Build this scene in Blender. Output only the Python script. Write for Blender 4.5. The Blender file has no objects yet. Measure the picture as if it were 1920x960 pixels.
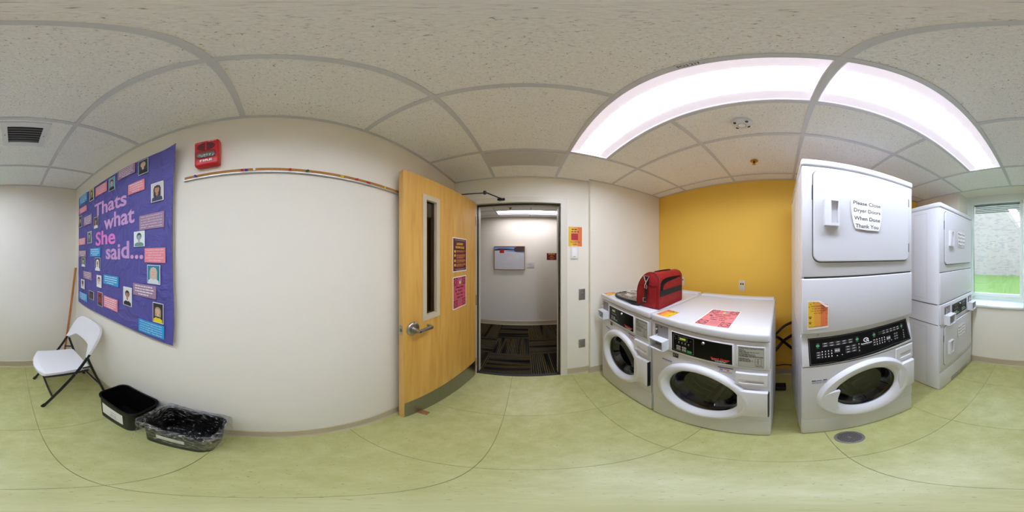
import bpy, bmesh, math, random
from math import sin, cos, pi, radians, atan2, sqrt, hypot
from mathutils import Matrix, Vector
random.seed(4)
S = bpy.context.scene
COL = S.collection

# ------------------------------------------------------------------ camera, world, exposure
H = 1.48            # eye height
CZ = 2.33           # ceiling height
XL, XR, YF, YB = -.745, 1.68, 1.616, -1.84
cam = bpy.data.objects.new('camera', bpy.data.cameras.new('camera'))
COL.objects.link(cam)
cam.location = (0, 0, H)
cam.rotation_euler = (pi / 2, 0, radians(4.7))
cam.data.type = 'PANO'
try:
    cam.data.panorama_type = 'EQUIRECTANGULAR'
except Exception:
    cam.data.cycles.panorama_type = 'EQUIRECTANGULAR'
cam.data.clip_start = .02
S.camera = cam

W = bpy.data.worlds.new('overcast_sky')
S.world = W
W.use_nodes = True
_bg = W.node_tree.nodes['Background']
_bg.inputs[0].default_value = (.78, .89, 1.0, 1)
_bg.inputs[1].default_value = 6.6

S.view_settings.view_transform = 'Standard'
S.view_settings.look = 'None'
S.view_settings.gamma = 1
S.view_settings.use_curve_mapping = False
S.view_settings.exposure = 0.0
LAMP = 34.          # radiance of the ceiling light lenses
HALL_LAMP = 20.
try:
    S.cycles.use_denoising = True
    S.cycles.max_bounces = 12
    S.cycles.diffuse_bounces = 8
    S.cycles.transparent_max_bounces = 12
    S.cycles.sample_clamp_indirect = 6
    S.cycles.caustics_reflective = False
    S.cycles.caustics_refractive = False
except Exception:
    pass

# ------------------------------------------------------------------ materials
def lin(c):
    return tuple((v / 12.92 if v <= .04045 else ((v + .055) / 1.055) ** 2.4) for v in c)
def rgb(r, g, b):
    return lin((r / 255, g / 255, b / 255))
_M = {}
def mat(name, c, rough=.5, metal=0., spec=.5, bump=0., bscale=60, emit=0., var=0., vscale=8., coat=0.):
    """plain principled material with optional noise relief / colour variation"""
    if name in _M:
        return _M[name]
    m = bpy.data.materials.new(name); m.use_nodes = True
    n = m.node_tree.nodes; l = m.node_tree.links
    p = n['Principled BSDF']
    col = (*rgb(*c), 1)
    p.inputs['Base Color'].default_value = col
    p.inputs['Roughness'].default_value = rough
    p.inputs['Metallic'].default_value = metal
    p.inputs['Specular IOR Level'].default_value = spec
    if coat:
        p.inputs['Coat Weight'].default_value = coat
    if emit:
        p.inputs['Emission Color'].default_value = col
        p.inputs['Emission Strength'].default_value = emit
    if bump or var:
        tc = n.new('ShaderNodeTexCoord')
    if bump:
        nz = n.new('ShaderNodeTexNoise'); nz.inputs['Scale'].default_value = bscale; nz.inputs['Detail'].default_value = 4
        b = n.new('ShaderNodeBump'); b.inputs['Strength'].default_value = bump; b.inputs['Distance'].default_value = .01
        l.new(tc.outputs['Object'], nz.inputs['Vector']); l.new(nz.outputs['Fac'], b.inputs['Height'])
        l.new(b.outputs['Normal'], p.inputs['Normal'])
    if var:
        nv = n.new('ShaderNodeTexNoise'); nv.inputs['Scale'].default_value = vscale; nv.inputs['Detail'].default_value = 6
        mx = n.new('ShaderNodeMix'); mx.data_type = 'RGBA'
        mx.inputs['A'].default_value = tuple(v * (1 - var) for v in col[:3]) + (1,)
        mx.inputs['B'].default_value = tuple(min(1, v * (1 + var)) for v in col[:3]) + (1,)
        l.new(tc.outputs['Object'], nv.inputs['Vector']); l.new(nv.outputs['Fac'], mx.inputs['Factor'])
        l.new(mx.outputs['Result'], p.inputs['Base Color'])
    _M[name] = m
    return m

def nodes_of(name, c, rough=.5):
    m = mat(name, c, rough)
    return m, m.node_tree.nodes, m.node_tree.links, m.node_tree.nodes['Principled BSDF']

def ramp(n, stops):
    r = n.new('ShaderNodeValToRGB')
    while len(r.color_ramp.elements) < len(stops):
        r.color_ramp.elements.new(.5)
    for e, (p, c) in zip(r.color_ramp.elements, stops):
        e.position = p; e.color = (*rgb(*c), 1)
    return r

def ceiling_mat(name, base):
    m, n, l, p = nodes_of(name, base, .95)
    p.inputs['Specular IOR Level'].default_value = .1
    tc = n.new('ShaderNodeTexCoord')
    a = n.new('ShaderNodeTexNoise'); a.inputs['Scale'].default_value = 75; a.inputs['Detail'].default_value = 5; a.inputs['Roughness'].default_value = .65
    f = n.new('ShaderNodeTexNoise'); f.inputs['Scale'].default_value = 140; f.inputs['Detail'].default_value = 3; f.inputs['Distortion'].default_value = .8
    b2 = tuple(int(v * .96) for v in base); dk = tuple(int(v * .42) for v in base)
    r = ramp(n, [(0, dk), (.29, tuple(int(v * .66) for v in base)), (.35, b2), (.7, tuple(min(255, int(v * 1.04)) for v in base))])
    l.new(tc.outputs['Object'], a.inputs['Vector']); l.new(tc.outputs['Object'], f.inputs['Vector'])
    l.new(f.outputs['Fac'], r.inputs['Fac']); l.new(r.outputs['Color'], p.inputs['Base Color'])
    b = n.new('ShaderNodeBump'); b.inputs['Strength'].default_value = .8; b.inputs['Distance'].default_value = .006
    l.new(a.outputs['Fac'], b.inputs['Height']); l.new(b.outputs['Normal'], p.inputs['Normal'])
    return m

def floor_mat():
    m, n, l, p = nodes_of('green_linoleum', (190, 192, 134), .34)
    p.inputs['Specular IOR Level'].default_value = .6
    tc = n.new('ShaderNodeTexCoord')
    a = n.new('ShaderNodeTexNoise'); a.inputs['Scale'].default_value = 9; a.inputs['Detail'].default_value = 9; a.inputs['Roughness'].default_value = .7
    r = ramp(n, [(.25, (168, 168, 104)), (.5, (183, 183, 122)), (.75, (197, 197, 142))])
    v = n.new('ShaderNodeTexNoise'); v.inputs['Scale'].default_value = 85; v.inputs['Detail'].default_value = 2
    vr = n.new('ShaderNodeValToRGB'); vr.color_ramp.elements[0].position = .66; vr.color_ramp.elements[1].position = .72
    mx = n.new('ShaderNodeMix'); mx.data_type = 'RGBA'; mx.inputs['B'].default_value = (*rgb(150, 150, 92), 1)
    for q in (a, v): l.new(tc.outputs['Object'], q.inputs['Vector'])
    l.new(a.outputs['Fac'], r.inputs['Fac']); l.new(v.outputs['Fac'], vr.inputs['Fac'])
    l.new(r.outputs['Color'], mx.inputs['A']); l.new(vr.outputs['Color'], mx.inputs['Factor'])
    l.new(mx.outputs['Result'], p.inputs['Base Color'])
    return m

def wood_mat(name, c0, c1, c2, sc=(14, 14, 1.2)):
    m, n, l, p = nodes_of(name, c1, .38)
    tc = n.new('ShaderNodeTexCoord'); mp = n.new('ShaderNodeMapping'); mp.inputs['Scale'].default_value = sc
    a = n.new('ShaderNodeTexNoise'); a.inputs['Scale'].default_value = 1.6; a.inputs['Detail'].default_value = 7; a.inputs['Distortion'].default_value = .6
    r = ramp(n, [(.28, c0), (.5, c1), (.75, c2)])
    l.new(tc.outputs['Object'], mp.inputs['Vector']); l.new(mp.outputs['Vector'], a.inputs['Vector'])
    l.new(a.outputs['Fac'], r.inputs['Fac']); l.new(r.outputs['Color'], p.inputs['Base Color'])
    return m

def carpet_mat():
    m, n, l, p = nodes_of('striped_carpet', (60, 55, 45), .98)
    p.inputs['Specular IOR Level'].default_value = .05
    tc = n.new('ShaderNodeTexCoord'); sp = n.new('ShaderNodeSeparateXYZ')
    l.new(tc.outputs['Object'], sp.inputs[0])
    oi = n.new('ShaderNodeObjectInfo')
    def noise1(scx, scy, seed):
        mp = n.new('ShaderNodeMapping'); mp.inputs['Scale'].default_value = (scx, scy, 0)
        ad = n.new('ShaderNodeVectorMath'); ad.operation = 'ADD'
        cb = n.new('ShaderNodeCombineXYZ'); ml = n.new('ShaderNodeMath'); ml.operation = 'MULTIPLY'; ml.inputs[1].default_value = 37 + seed
        l.new(oi.outputs['Random'], ml.inputs[0]); l.new(ml.outputs[0], cb.inputs[0]); l.new(ml.outputs[0], cb.inputs[2])
        l.new(tc.outputs['Object'], mp.inputs['Vector']); l.new(mp.outputs['Vector'], ad.inputs[0]); l.new(cb.outputs[0], ad.inputs[1])
        q = n.new('ShaderNodeTexNoise'); q.inputs['Scale'].default_value = 1; q.inputs['Detail'].default_value = 1
        l.new(ad.outputs[0], q.inputs['Vector']); return q
    band = noise1(9, .6, 3)
    r = ramp(n, [(.33, (22, 22, 26)), (.42, (58, 50, 36)), (.5, (88, 80, 64)), (.6, (92, 76, 32)), (.68, (26, 26, 30))])
    l.new(band.outputs['Fac'], r.inputs['Fac'])
    # thin stripes along the tile
    st = n.new('ShaderNodeMath'); st.operation = 'MULTIPLY'; st.inputs[1].default_value = 2 * pi * 42
    sn = n.new('ShaderNodeMath'); sn.operation = 'SINE'
    gt = n.new('ShaderNodeMath'); gt.operation = 'GREATER_THAN'; gt.inputs[1].default_value = .35
    l.new(sp.outputs['X'], st.inputs[0]); l.new(st.outputs[0], sn.inputs[0]); l.new(sn.outputs[0], gt.inputs[0])
    fine = noise1(60, 220, 9)
    mx = n.new('ShaderNodeMix'); mx.data_type = 'RGBA'; mx.inputs['B'].default_value = (*rgb(20, 19, 22), 1)
    l.new(gt.outputs[0], mx.inputs['Factor']); l.new(r.outputs['Color'], mx.inputs['A'])
    m2 = n.new('ShaderNodeMix'); m2.data_type = 'RGBA'; m2.blend_type = 'MULTIPLY'; m2.inputs['Factor'].default_value = .7
    fr = ramp(n, [(.3, (110, 110, 110)), (.65, (255, 255, 255))])
    l.new(fine.outputs['Fac'], fr.inputs['Fac']); l.new(mx.outputs['Result'], m2.inputs['A']); l.new(fr.outputs['Color'], m2.inputs['B'])
    l.new(m2.outputs['Result'], p.inputs['Base Color'])
    return m

def brick_mat():
    m, n, l, p = nodes_of('pale_brick', (205, 195, 200), .9)
    tc = n.new('ShaderNodeTexCoord'); mp = n.new('ShaderNodeMapping'); mp.inputs['Rotation'].default_value = (radians(90), 0, 0)
    b = n.new('ShaderNodeTexBrick'); b.inputs['Scale'].default_value = 1
    b.inputs['Brick Width'].default_value = .215; b.inputs['Row Height'].default_value = .075; b.inputs['Mortar Size'].default_value = .008
    b.inputs['Color1'].default_value = (*rgb(136, 127, 122), 1); b.inputs['Color2'].default_value = (*rgb(74, 66, 98), 1)
    b.inputs['Mortar'].default_value = (*rgb(140, 132, 126), 1); b.inputs['Bias'].default_value = -.55
    l.new(tc.outputs['Object'], mp.inputs['Vector']); l.new(mp.outputs['Vector'], b.inputs['Vector']); l.new(b.outputs['Color'], p.inputs['Base Color'])
    return m

def glass_mat(name, tint=(245, 250, 250), gloss=.1, rough=.02):
    m = bpy.data.materials.new(name); m.use_nodes = True
    n = m.node_tree.nodes; l = m.node_tree.links
    n.remove(n['Principled BSDF'])
    t = n.new('ShaderNodeBsdfTransparent'); t.inputs[0].default_value = (*rgb(*tint), 1)
    g = n.new('ShaderNodeBsdfGlossy'); g.inputs['Roughness'].default_value = rough
    lw = n.new('ShaderNodeLayerWeight'); pw = n.new('ShaderNodeMath'); pw.operation = 'POWER'; pw.inputs[1].default_value = 4
    ml = n.new('ShaderNodeMath'); ml.operation = 'MULTIPLY_ADD'; ml.inputs[1].default_value = .6; ml.inputs[2].default_value = gloss * .6
    mx = n.new('ShaderNodeMixShader')
    l.new(lw.outputs['Facing'], pw.inputs[0]); l.new(pw.outputs[0], ml.inputs[0]); l.new(ml.outputs[0], mx.inputs[0])
    l.new(t.outputs[0], mx.inputs[1]); l.new(g.outputs[0], mx.inputs[2]); l.new(mx.outputs[0], n['Material Output'].inputs[0])
    _M[name] = m
    return m

def film_mat():
    m = bpy.data.materials.new('clear_film'); m.use_nodes = True
    n = m.node_tree.nodes; l = m.node_tree.links
    n.remove(n['Principled BSDF'])
    tc = n.new('ShaderNodeTexCoord'); nz = n.new('ShaderNodeTexNoise'); nz.inputs['Scale'].default_value = 22; nz.inputs['Detail'].default_value = 4; nz.inputs['Distortion'].default_value = 1.8
    b = n.new('ShaderNodeBump'); b.inputs['Strength'].default_value = 1; b.inputs['Distance'].default_value = .03
    t = n.new('ShaderNodeBsdfTransparent'); t.inputs[0].default_value = (.96, .97, .98, 1)
    g = n.new('ShaderNodeBsdfGlossy'); g.inputs['Roughness'].default_value = .16
    l.new(tc.outputs['Object'], nz.inputs['Vector']); l.new(nz.outputs['Fac'], b.inputs['Height']); l.new(b.outputs['Normal'], g.inputs['Normal'])
    r = n.new('ShaderNodeMapRange'); r.inputs['From Min'].default_value = .42; r.inputs['From Max'].default_value = .66; r.inputs['To Min'].default_value = .03; r.inputs['To Max'].default_value = .5
    mx = n.new('ShaderNodeMixShader')
    l.new(nz.outputs['Fac'], r.inputs['Value']); l.new(r.outputs[0], mx.inputs[0]); l.new(t.outputs[0], mx.inputs[1]); l.new(g.outputs[0], mx.inputs[2])
    l.new(mx.outputs[0], n['Material Output'].inputs[0])
    _M['clear_film'] = m
    return m

# ------------------------------------------------------------------ palette
PAINT = mat('cream_wall_paint', (236, 231, 219), .72, spec=.3, bump=.06, bscale=160)
YELLOW = mat('yellow_wall_paint', (238, 194, 82), .7, spec=.3, bump=.06, bscale=160)
HALLP = mat('hall_wall_paint', (236, 229, 219), .75, spec=.3, bump=.06, bscale=160)
BASE = mat('tan_vinyl_base', (190, 178, 152), .45)
TILE = ceiling_mat('fissured_ceiling_tile', (249, 247, 245))
GRID = mat('grey_grid_metal', (206, 207, 210), .45)
LINO = floor_mat()
JOINT = mat('floor_joint', (120, 124, 80), .8)
CARPET = carpet_mat()
APPL = mat('white_enamel', (214, 214, 218), .22, spec=.5)
APPL2 = mat('white_plastic', (224, 224, 228), .34)
SIDEM = mat('white_cabinet_side', (234, 234, 240), .28)
SEAM = mat('seam_shadow_gap', (70, 70, 76), .8)
BLACK = mat('black_gloss_panel', (8, 9, 11), .22, spec=.22)
BLK = mat('black_plastic', (22, 21, 22), .42)
DRUM = mat('dark_drum_steel', (52, 52, 56), .2, metal=.9)
DRUMB = mat('drum_back_steel', (120, 122, 122), .3, metal=.8)
RUBBER = mat('black_rubber', (14, 14, 15), .3)
GREY = mat('grey_plate_metal', (138, 134, 136), .4, metal=.2)
STEEL = mat('brushed_steel', (176, 172, 168), .3, metal=1.)
KICK = mat('kick_plate_steel', (150, 148, 140), .28, metal=1., bump=.05, bscale=40)
CHROME = mat('chrome', (215, 215, 215), .12, metal=1.)
WHITE = mat('print_white', (240, 240, 242), .5)
PAPER = mat('paper_white', (243, 241, 240), .6)
INK = mat('print_black', (24, 22, 26), .6)
SOFT = mat('print_grey', (120, 118, 120), .6)
REDT = mat('print_red', (232, 52, 34), .5)
GREEN = mat('print_green', (40, 170, 96), .4)
BLUEP = mat('print_blue', (44, 82, 160), .5)
LCD = mat('lcd_green', (196, 214, 60), .5, emit=.6)
OLIVE = mat('label_greybeige', (176, 176, 166), .5)
TAN = mat('tan_metal_frame', (206, 190, 160), .45)
MAPLE = wood_mat('maple_veneer', (204, 150, 66), (217, 167, 80), (226, 180, 94))
MAPLE_E = wood_mat('maple_edge', (214, 166, 92), (224, 178, 104), (232, 190, 120))
STICK = wood_mat('broom_wood', (150, 88, 32), (178, 110, 46), (196, 130, 62))
FRAMEP = mat('frame_paint', (218, 212, 198), .4)
LENS = mat('light_lens', (226, 236, 255), .5, emit=LAMP)
HLENS = mat('hall_light_lens', (248, 246, 250), .5, emit=HALL_LAMP)
SIDEGLOW = mat('light_side_added_glow', (232, 224, 236), .5, emit=.62)  # weak emission stands in for lens light on the side reflectors
REFL = mat('light_reflector_white', (240, 236, 242), .4)
WINF = mat('white_window_frame', (226, 234, 230), .3)
GLASS = glass_mat('window_glass')
DGLASS = glass_mat('washer_glass', (200, 206, 208), .12, .03)
LITE = glass_mat('door_lite_glass', (190, 172, 148), .10, .03)
FILM = film_mat()

# ------------------------------------------------------------------ mesh builder
_glyphs = {}
def glyphs(s, bold):
    """flat triangles of a string in Blender's built-in font: (verts, faces, width, height of a capital)"""
    k = (s, bold)
    if k not in _glyphs:
        cu = bpy.data.curves.new('t', 'FONT'); cu.body = s; cu.resolution_u = 3; cu.offset = bold; cu.size = 1
        o = bpy.data.objects.new('t', cu)
        me = bpy.data.meshes.new_from_object(o)
        v = [tuple(p.co) for p in me.vertices]; f = [tuple(p.vertices) for p in me.polygons]
        bpy.data.objects.remove(o); bpy.data.meshes.remove(me); bpy.data.curves.remove(cu)
        xs = [p[0] for p in v] or [0, 1]
        _glyphs[k] = (v, f, min(xs), max(xs))
    return _glyphs[k]

class MB:
    def __init__(s):
        s.v = []; s.f = []; s.m = []; s.mats = []
    def mi(s, m):
        if m not in s.mats: s.mats.append(m)
        return s.mats.index(m)
    def add(s, vs, fs, m):
        b = len(s.v); s.v += [tuple(v) for v in vs]; k = s.mi(m)
        for f in fs:
            s.f.append([b + i for i in f]); s.m.append(k)
        return s
    def box(s, x0, x1, y0, y1, z0, z1, m):
        vs = [(x, y, z) for x in (x0, x1) for y in (y0, y1) for z in (z0, z1)]
        return s.add(vs, [(0, 1, 3, 2), (4, 6, 7, 5), (0, 4, 5, 1), (2, 3, 7, 6), (0, 2, 6, 4), (1, 5, 7, 3)], m)
    def bm(s, b, m):
        b.verts.ensure_lookup_table(); b.verts.index_update()
        s.add([v.co[:] for v in b.verts], [[v.index for v in f.verts] for f in b.faces], m); b.free(); return s
    def rbox(s, x0, x1, y0, y1, z0, z1, r, m, seg=3):
        b = bmesh.new(); bmesh.ops.create_cube(b, size=1)
        for v in b.verts:
            v.co = ((x0 + x1) / 2 + v.co.x * (x1 - x0), (y0 + y1) / 2 + v.co.y * (y1 - y0), (z0 + z1) / 2 + v.co.z * (z1 - z0))
        bmesh.ops.bevel(b, geom=b.edges[:] + b.verts[:], offset=r, segments=seg, affect='EDGES', profile=.5)
        return s.bm(b, m)
    def quad(s, a, b, c, d, m):
        return s.add([a, b, c, d], [(0, 1, 2, 3)], m)
    def rect(s, x0, x1, z0, z1, y, m):
        return s.quad((x0, y, z0), (x1, y, z0), (x1, y, z1), (x0, y, z1), m)
    def frame(s, x0, x1, z0, z1, t, y, m):
        s.rect(x0, x1, z0, z0 + t, y, m); s.rect(x0, x1, z1 - t, z1, y, m)
        s.rect(x0, x0 + t, z0 + t, z1 - t, y, m); return s.rect(x1 - t, x1, z0 + t, z1 - t, y, m)
    def poly(s, pts, y, m):
        return s.add([(x, y, z) for x, z in pts], [list(range(len(pts)))], m)
    def disc(s, x, z, rx, y, m, rz=None, n=20, a0=0, a1=2 * pi):
        rz = rx if rz is None else rz
        return s.poly([(x + rx * cos(a0 + (a1 - a0) * i / n), z + rz * sin(a0 + (a1 - a0) * i / n)) for i in range(n + (a1 - a0 < 6.2))], y, m)
    def ring(s, x, z, r0, r1, y, m, n=24, rz=1., a0=0, a1=2 * pi):
        vs = []
        for i in range(n + 1):
            a = a0 + (a1 - a0) * i / n
            vs += [(x + r0 * cos(a), y, z + rz * r0 * sin(a)), (x + r1 * cos(a), y, z + rz * r1 * sin(a))]
        return s.add(vs, [(2 * i, 2 * i + 1, 2 * i + 3, 2 * i + 2) for i in range(n)], m)
    def prism(s, pts, y0, y1, m):
        """polygon in x,z extruded along y"""
        n = len(pts)
        vs = [(x, y0, z) for x, z in pts] + [(x, y1, z) for x, z in pts]
        return s.add(vs, [list(range(n)), list(range(2 * n - 1, n - 1, -1))] + [(i, n + i, n + (i + 1) % n, (i + 1) % n) for i in range(n)], m)
    def lathe(s, prof, x, z, m, n=40, axis='y', o=0., a0=0, a1=2 * pi):
        """profile [(radius, along axis)]"""
        vs = []; closed = a1 - a0 > 6.2; k = n if closed else n + 1
        for r, t in prof:
            for i in range(k):
                a = a0 + (a1 - a0) * i / n
                vs.append((x + r * cos(a), t, z + r * sin(a)) if axis == 'y' else (x + r * cos(a), z + r * sin(a), t))
        fs = []
        for j in range(len(prof) - 1):
            for i in range(n):
                i2 = (i + 1) % k
                fs.append((j * k + i, j * k + i2, (j + 1) * k + i2, (j + 1) * k + i))
        return s.add(vs, fs, m)
    def tube(s, pts, r, m, n=8, cap=True, rs=None, flat=None):
        pts = [Vector(p) for p in pts]; vs = []; k = len(pts); up = None
        for i, p in enumerate(pts):
            d = (pts[min(i + 1, k - 1)] - pts[max(i - 1, 0)]).normalized()
            if up is None:
                up = Vector((0, 0, 1)) if abs(d.z) < .9 else Vector((1, 0, 0))
            a = d.cross(up).normalized(); b = a.cross(d).normalized(); up = b
            rr = rs[i] if rs else r
            for j in range(n):
                t = 2 * pi * j / n
                vs.append(p + a * rr * cos(t) + b * rr * sin(t) * (flat or 1))
        fs = [(i * n + j, i * n + (j + 1) % n, (i + 1) * n + (j + 1) % n, (i + 1) * n + j) for i in range(k - 1) for j in range(n)]
        if cap:
            fs += [list(range(n))[::-1], list(range((k - 1) * n, k * n))]
        return s.add(vs, fs, m)
    def loft(s, rings, m, cap0=False, cap1=False):
        n = len(rings[0]); vs = [p for r in rings for p in r]
        fs = [(i * n + j, i * n + (j + 1) % n, (i + 1) * n + (j + 1) % n, (i + 1) * n + j) for i in range(len(rings) - 1) for j in range(n)]
        if cap0: fs.append(list(range(n))[::-1])
        if cap1: fs.append(list(range((len(rings) - 1) * n, len(rings) * n)))
        return s.add(vs, fs, m)
    def text(s, t, x, z, h, y, m, width=None, align='C', bold=.01):
        """upright text in the x,z plane; z = baseline, h = capital height"""
        v, f, x0, x1 = glyphs(t, bold)
        k = h / .72; kx = k if width is None else width / max(x1 - x0, 1e-6)
        off = {'L': -x0, 'C': -(x0 + x1) / 2, 'R': -x1}[align]
        return s.add([(x + (p[0] + off) * kx, y, z + p[1] * k) for p in v], f, m)
    def dashes(s, x0, x1, z, h, y, m, seed=0):
        """a line of print too small to read"""
        r = random.Random(seed); x = x0
        while x < x1 - h:
            w = min(h * r.uniform(1.2, 4.2), x1 - x)
            s.rect(x, x + w, z, z + h * r.uniform(.75, 1), y, m); x += w + h * .6
        return s
    def xf(s, M):
        s.v = [tuple(M @ Vector(p)) for p in s.v]; return s
    def build(s, name, parent=None, world=False, smooth=40):
        me = bpy.data.meshes.new(name)
        vs = s.v
        if world and parent is not None:
            M = parent.matrix_basis.inverted(); vs = [tuple(M @ Vector(p)) for p in vs]
        me.from_pydata(vs, [], s.f)
        for m in s.mats: me.materials.append(m)
        me.polygons.foreach_set('material_index', s.m)
        b = bmesh.new(); b.from_mesh(me)
        if smooth:
            bmesh.ops.remove_doubles(b, verts=b.verts, dist=1e-5)
            bmesh.ops.recalc_face_normals(b, faces=b.faces)
        b.to_mesh(me); b.free()
        if smooth:
            me.polygons.foreach_set('use_smooth', [True] * len(me.polygons))
            me.set_sharp_from_angle(angle=radians(smooth))
        o = bpy.data.objects.new(name, me); COL.objects.link(o)
        if parent is not None: o.parent = parent
        return o

def thing(name, label, cat, loc=(0, 0, 0), rz=0., group=None):
    o = bpy.data.objects.new(name, None); COL.objects.link(o)
    o.empty_display_size = .05
    o.matrix_basis = Matrix.Translation(loc) @ Matrix.Rotation(rz, 4, 'Z')
    return tag(o, label, cat, group)
def tag(o, label, cat, group=None):
    o['label'] = label; o['category'] = cat
    if group: o['group'] = group
    return o
def place(o, loc, rz=0.):
    o.matrix_basis = Matrix.Translation(loc) @ Matrix.Rotation(rz, 4, 'Z'); return o
def struct(o):
    o['kind'] = 'structure'; return o
def kids(o):
    return [c for c in bpy.data.objects if c.parent == o]
def dup(o, loc, label, rz=None):
    """copy of a thing with its parts and sub-parts"""
    def rec(a, par):
        c = a.copy(); COL.objects.link(c); c.parent = par
        for ch in kids_before[a.name]: rec(ch, c)
        return c
    kids_before = {}
    def walk(a):
        kids_before[a.name] = kids(a)
        for ch in kids_before[a.name]: walk(ch)
    walk(o)
    r = rec(o, None)
    r.matrix_basis = Matrix.Translation(loc) @ Matrix.Rotation(o.rotation_euler.z if rz is None else rz, 4, 'Z')
    r['label'] = label
    return r
R_RIGHT, R_LEFT, R_FRONT, R_BACK = -pi / 2, pi / 2, 0., pi   # facing of things on each wall (local x runs to the viewer's right)

# ------------------------------------------------------------------ room shell
fl = struct(MB().box(XL - .1, XR + .1, YB - .35, YF + .02, -.08, -.004, JOINT).build('floor'))
xs = [XL, -.13, .47, 1.07, XR]; ys = [YB, -1.41, -.81, -.207, .392, .99, YF + .01]
for i in range(len(xs) - 1):
    for j in range(len(ys) - 1):
        g = .0013
        MB().box(xs[i] + g, xs[i + 1] - g, ys[j] + g, ys[j + 1] - g, -.004, 0, LINO).build('floor_tile', fl, smooth=0)

# walls (boxes with their openings left out)
struct(MB().box(XL - .12, XL, YB - .3, YF + .15, 0, CZ + .12, PAINT).build('wall_left'))
struct(MB().box(XR, XR + .12, YB - .3, YF + .15, 0, CZ + .12, YELLOW).build('wall_right'))
DX0, DX1, DZ = -.503, .354, 2.03
wf = MB()
wf.box(XL, DX0 - .005, YF, YF + .15, 0, CZ + .12, PAINT).box(DX1 + .005, XR, YF, YF + .15, 0, CZ + .12, PAINT).box(DX0 - .005, DX1 + .005, YF, YF + .15, DZ + .005, CZ + .12, PAINT)
struct(wf.build('wall_front'))
struct(MB().box(.659, XR, 1.567, YF, 0, CZ, PAINT).build('wall_corner'))
WX0, WX1, WZ0 = .155, .956, .862
wb = MB()
wb.box(XL, WX0, YB - .3, YB, 0, CZ + .12, PAINT).box(WX1, XR, YB - .3, YB, 0, CZ + .12, PAINT).box(WX0, WX1, YB - .3, YB, 0, WZ0, PAINT).box(WX0, WX1, YB - .3, YB, CZ, CZ + .12, PAINT)
struct(wb.build('wall_back'))

def baseboard(name, p0, p1, nrm, h=.1, t=.009, m=BASE):
    """cove base along p0-p1 standing out along nrm"""
    a = Vector((*p0, 0)); b = Vector((*p1, 0)); n = Vector((*nrm, 0))
    prof = [(0, 0), (.018, 0), (.012, .006), (t, .016), (t * .8, h - .004), (t * .3, h), (0, h)]
    mb = MB()
    A = [a + n * x + Vector((0, 0, z)) for x, z in prof]; B = [b + n * x + Vector((0, 0, z)) for x, z in prof]
    k = len(prof)
    mb.add(A + B, [(i, (i + 1) % k, k + (i + 1) % k, k + i) for i in range(k)] + [list(range(k)), list(range(k, 2 * k))], m)
    return struct(mb.build(name, smooth=0))
baseboard('baseboard_left', (XL, YB), (XL, YF), (1, 0))
baseboard('baseboard_back', (XL, YB), (XR, YB), (0, 1))
baseboard('baseboard_right', (XR, YB), (XR, 1.567), (-1, 0))
baseboard('baseboard_front_left', (XL, YF), (-.57, YF), (0, -1))
baseboard('baseboard_front', (.421, YF), (.659, YF), (0, -1))
baseboard('baseboard_corner', (.650, 1.567), (XR, 1.567), (0, -1))

# suspended ceiling
ce = struct(MB().box(XL, XR, YB, YF, CZ + .095, CZ + .12, GRID).build('ceiling'))
gx = [-.308, .301, .607, .915, 1.53]; gy = [-1.374, -.755, -.12, .49, 1.112]
bx_ = [XL] + gx + [XR]; by_ = [YB] + gy + [YF]
REG = (-.189, .064, -1.05, -.788)          # supply register opening
for i in range(len(bx_) - 1):
    for j in range(len(by_) - 1):
        x0, x1, y0, y1 = bx_[i], bx_[i + 1], by_[j], by_[j + 1]
        if i == 2 and 0 < j < 5: continue                    # light fixtures
        if i == 1 and j == 5: y0 = 1.36                      # slot vent takes the front of this bay
        if i == 2 and j in (0, 5): continue
        if i == 3 and j in (0, 5): x0 = gx[1]                # tiles past the fixture ends span to the next bar
        if y1 < y0 + .02: continue
        xx0 = max(x0 + .002, XL); xx1 = x1 - .002
        MB().box(xx0, xx1, y0 + .002, y1 - .002, CZ + .004, CZ + .02, TILE).build('ceiling_tile', ce, smooth=0)
def gbar(x0, x1, y0, y1, dz=0.):
    MB().box(x0, x1, y0, y1, CZ - .001 - dz, CZ + .016, GRID).build('grid_bar', ce, smooth=0)
w = .012
for x in (-.308, .301, .915, 1.53):
    gbar(x - w, x + w, YB, YF, .0006)
gbar(.607 - w, .607 + w, -1.374, 1.112, .0006)
for y in gy:
    gbar(XL, .301, y - w, y + w) if y not in (-1.374, 1.112, -.12) else gbar(XL, XR, y - w, y + w)
    if y in (-.755, .49): gbar(.607, XR, y - w, y + w)
gbar(-.308, .301, 1.345, 1.365)
for a in ((XL, XL + .018, YB, YF), (XR - .018, XR, YB, 1.567), (XL, WX0, YB, YB + .018), (WX1, XR, YB, YB + .018), (WX0, WX1, YB - .004, YB + .012), (XL, .659, YF - .018, YF), (.641, XR, 1.549, 1.567)):
    gbar(*a, .0012)

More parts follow.
